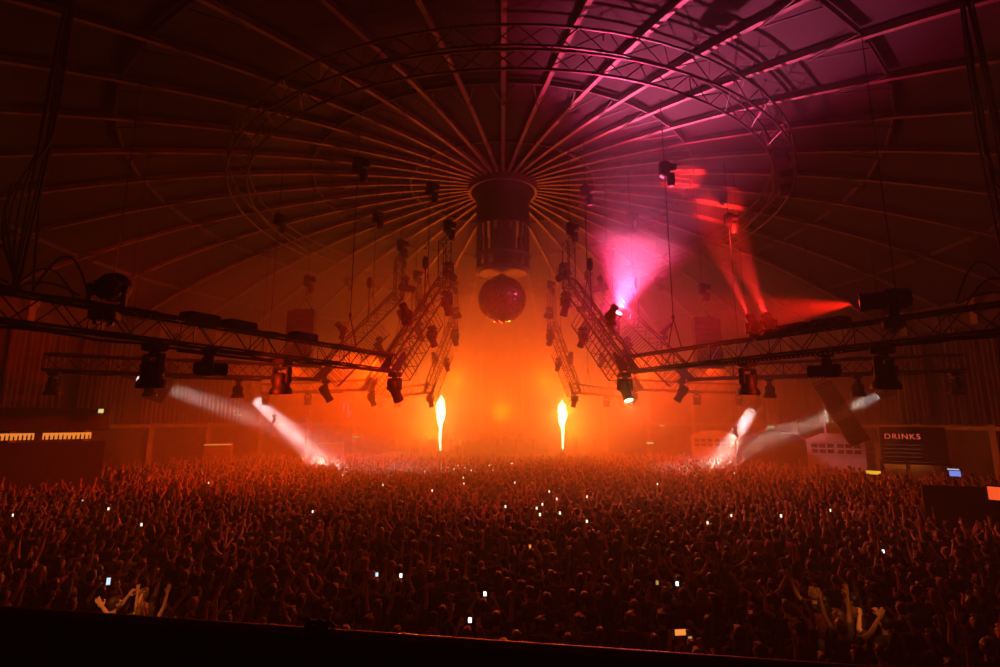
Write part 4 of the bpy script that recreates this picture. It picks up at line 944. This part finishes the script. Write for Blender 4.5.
# ============================================================ HAZE, LIGHT, CAMERA
m = bpy.data.materials.new('stage haze'); m.use_nodes = True; nt = m.node_tree; nt.nodes.clear()
out = nt.nodes.new('ShaderNodeOutputMaterial'); vs_ = nt.nodes.new('ShaderNodeVolumeScatter')
vs_.inputs['Density'].default_value = DENS; vs_.inputs['Anisotropy'].default_value = .32; vs_.inputs['Color'].default_value = (.95, .93, .93, 1)
nt.links.new(vs_.outputs[0], out.inputs['Volume'])
b = MB(); n = 64; b.add([pol(RW+.2, 360*i/n, .02) for i in range(n)]+[pol(RW+.2, 360*i/n, APEX-.1) for i in range(n)], [tuple(range(n)), tuple(range(2*n-1, n-1, -1))]+[(i, n+i, n+(i+1) % n, (i+1) % n) for i in range(n)])
hz = b.build('haze', m); tag(hz, 'thin orange-lit smoke haze filling the whole hall', 'haze', None, 'stuff')
# denser smoke volume added over the stage to boost the glow there
m2 = bpy.data.materials.new('stage glow smoke'); m2.use_nodes = True; nt = m2.node_tree; nt.nodes.clear()
o_ = nt.nodes.new('ShaderNodeOutputMaterial'); v_ = nt.nodes.new('ShaderNodeVolumeScatter'); v_.inputs['Density'].default_value = .034; v_.inputs['Anisotropy'].default_value = .3; v_.inputs['Color'].default_value = (.95, .93, .93, 1)
nt.links.new(v_.outputs[0], o_.inputs['Volume'])
b = MB(); N_ = 16; b.lathe([(max(.02, math.sin(PI*i/N_)), -math.cos(PI*i/N_)) for i in range(N_+1)], 32)
b.v = [(x*19, y*10.2, z*8.2) for x, y, z in b.v]
sm = b.build('stage_glow_smoke', m2, None, True, (CX, 46.9, 8.4)); tag(sm, 'thicker smoke bank over the stage, added to boost the orange glow', 'smoke', None, 'stuff')
m3 = m2.copy(); m3.name = 'mid glow smoke'  # second added volume, spreads the orange glow through the middle of the hall
for n_ in m3.node_tree.nodes:
    if n_.type == 'VOLUME_SCATTER': n_.inputs['Density'].default_value = .02
b = MB(); b.lathe([(max(.02, math.sin(PI*i/N_)), -math.cos(PI*i/N_)) for i in range(N_+1)], 32)
b.v = [(x*25, y*20, z*11) for x, y, z in b.v]
sm = b.build('mid_glow_smoke', m3, None, True, (CX, 36.5, 6.4)); tag(sm, 'smoke in the middle of the hall under the lantern, added to spread the orange glow', 'smoke', None, 'stuff')
K = 1.0
ORG = (1, .075, .001); DEEP = (1, .05, .0008); PINK = (1, .012, .12)
# flames light the haze around them
for i, (p0, p1) in enumerate(FL): point(f'flame_light_{i}', p0.lerp(p1, .8)+Vector((0, -.5, 0)), 4200*K, (1, .24, .01), .5)
# orange wash from the stage (lamps along the stage deck and on the towers)
for i, (x, y_, z, W) in enumerate(((-7, 50, 3.4, 7500), (7, 50, 3.4, 7500), (-4.6, 50.5, 8.5, 6000), (4.6, 50.5, 8.5, 6000), (0, 45.9, 5.5, 4500))):
    spot(f'stage_wash_{i}', (CX+x, y_, z), (-x*.5, -24, 7), 150, W*K*1.2, ORG, .5, 1)
for i, (x, z, tx, W) in enumerate(((-5, 4, -9, 1200), (5, 4, 8, 1200), (-3, 9, -3, 900), (3, 9, 3, 900))):
    spot(f'stage_blinder_{i}', (CX+x, 51.5, z), Vector((tx-x, -36, 5.5-z+4)), 75, W*K, ORG, .3, 1)
for i, (x, y_, z, W) in enumerate(((-10.5, 41, 8.4, 11000), (10.5, 41, 8.4, 10000), (-10, 33, 8.0, 4500), (10, 33, 8.0, 3600), (-17, 41, 8, 4000), (17, 41, 8, 3300))):  # added lamps without fixtures, widen the orange glow to both sides
    spot(f'amber_fill_{i}', (CX+x, y_, z+1.2), (0, -.25, -1), 165, W*K*1.2, DEEP, .4, 1)
# white light on the right riser: pink glow
p, d = BEAM['white']; dp = (at(652, 190, 20)-p).normalized(); spot('white_flare', p+d*.05, dp, 62, 9000, (.85, .5, 1), .1, 1); point('pink_halo', p+d*.15, 1300, (1, .035, .12), .1); spot('pink_flare', p+d*.05, dp, 74, 30000, PINK, .1, 1)
# red beams
p, d = BEAM['redright']; spot('red_beam_right', p, d, 34, 45000, (1, .012, .004), .08, .5)
p, d = BEAM['redup']; spot('red_beam_up', p, d, 10, 270000, (1, .02, .02), .06, 1)
p, d = BEAM['redup2']; spot('red_beam_up_b', p, d, 11, 290000, (1, .02, .015), .06, 1)
p, d = BEAM['redleft']; spot('red_beam_left', p, d, 70, 1500, (1, .03, .006), .1, .6)
p, d = BEAM['underright']; spot('red_under_right', p, d, 60, 500, (1, .03, .006), .08, .5)
p, d = BEAM['underleft']; spot('red_under_left', p, d, 70, 1400, (1, .03, .006), .08, .5)
# white beams
for key, W, sp, sz in (('beamL', 430, 13, .85), ('beamR', 440, 13, .85), ('faintL', 95, 13, .5), ('faintR', 100, 13, .5)):
    p, d = BEAM[key]; disk('white_'+key, p+d*.05, d, sz, W, (1, .70, .66), sp)
# orange spotlight at the elbow of the near right arm
p, d = LENS[(27, 'elbow')]; q = at(655, 470, 32.6); d2 = (q-p).normalized(); spot('orange_elbow', p+d*.05, d2, 16, 900, (1, .25, .06), .08, .6); point('orange_elbow_glow', p+d*.2, 160, (1, .3, .08), .08)
# bar lamps
p, d = (bar.matrix_basis @ Vector((0, 1.3, 2.7))), 0; point('drinks_lamp', p, 14, (1, .3, .08), .3)
# warm house spots from the balcony side that catch raised arms
spot('house_spot_left', Vector((-3.5, 1.5, 10.5)), at(125, 590, 9.3)-Vector((-3.5, 1.5, 10.5)), 7, 4500, (1, .26, .04), .1, .9)
spot('house_spot_right', Vector((3.5, 1.5, 10.5)), at(840, 600, 9.4)-Vector((3.5, 1.5, 10.5)), 8, 3600, (1, .26, .04), .1, .9)
# red-orange washes from the truss arms down onto the dancers
for i, (k_, tx, ty, W) in enumerate((((-27, 1), 240, 540, 900), ((-63, 0), 60, 520, 500), ((-63, 2), 330, 510, 900), ((27, 1), 600, 545, 600), ((63, 1), 760, 515, 700), ((63, 2), 690, 500, 700), ((-27, 0), 120, 560, 350))):
    p, d = LENS[k_]; spot(f'crowd_wash_{i}', p, atz(tx, ty, 1.7)-p, 34, W*.8, (1, .14, .022), .15, 1)
p, d = LENS[(117, 0)]; q = at(838, 452, 36); spot('kiosk_wash', p, q-p, 22, 2400, (1, .32, .36), .1, .8)  # this lamp and the next are added to brighten the kiosks pink
p, d = LENS[(117, 1)]; q = at(713, 450, 45); spot('kiosk_fill_b', p, q-p, 18, 700, (1, .3, .26), .1, .8)
w = bpy.data.worlds.new('night'); S.world = w; w.use_nodes = True; w.node_tree.nodes['Background'].inputs[0].default_value = (.0, .0, .0, 1)
cam = bpy.data.cameras.new('camera'); cam.sensor_width = 36; cam.lens = 36*F/1000; cam.clip_end = 300; cam.clip_start = .05
co = link('camera', cam, None, (0, 0, E)); co.rotation_euler = (PI/2+PITCH, 0, 0); S.camera = co
S.view_settings.view_transform = 'Standard'; S.view_settings.look = 'None'; S.view_settings.gamma = 1; S.view_settings.exposure = EXPO; S.view_settings.use_curve_mapping = False
c = S.cycles; c.max_bounces = 4; c.diffuse_bounces = 2; c.glossy_bounces = 2; c.volume_bounces = 0; c.transmission_bounces = 2; c.sample_clamp_indirect = 4; c.use_denoising = True; c.caustics_reflective = False; c.caustics_refractive = False
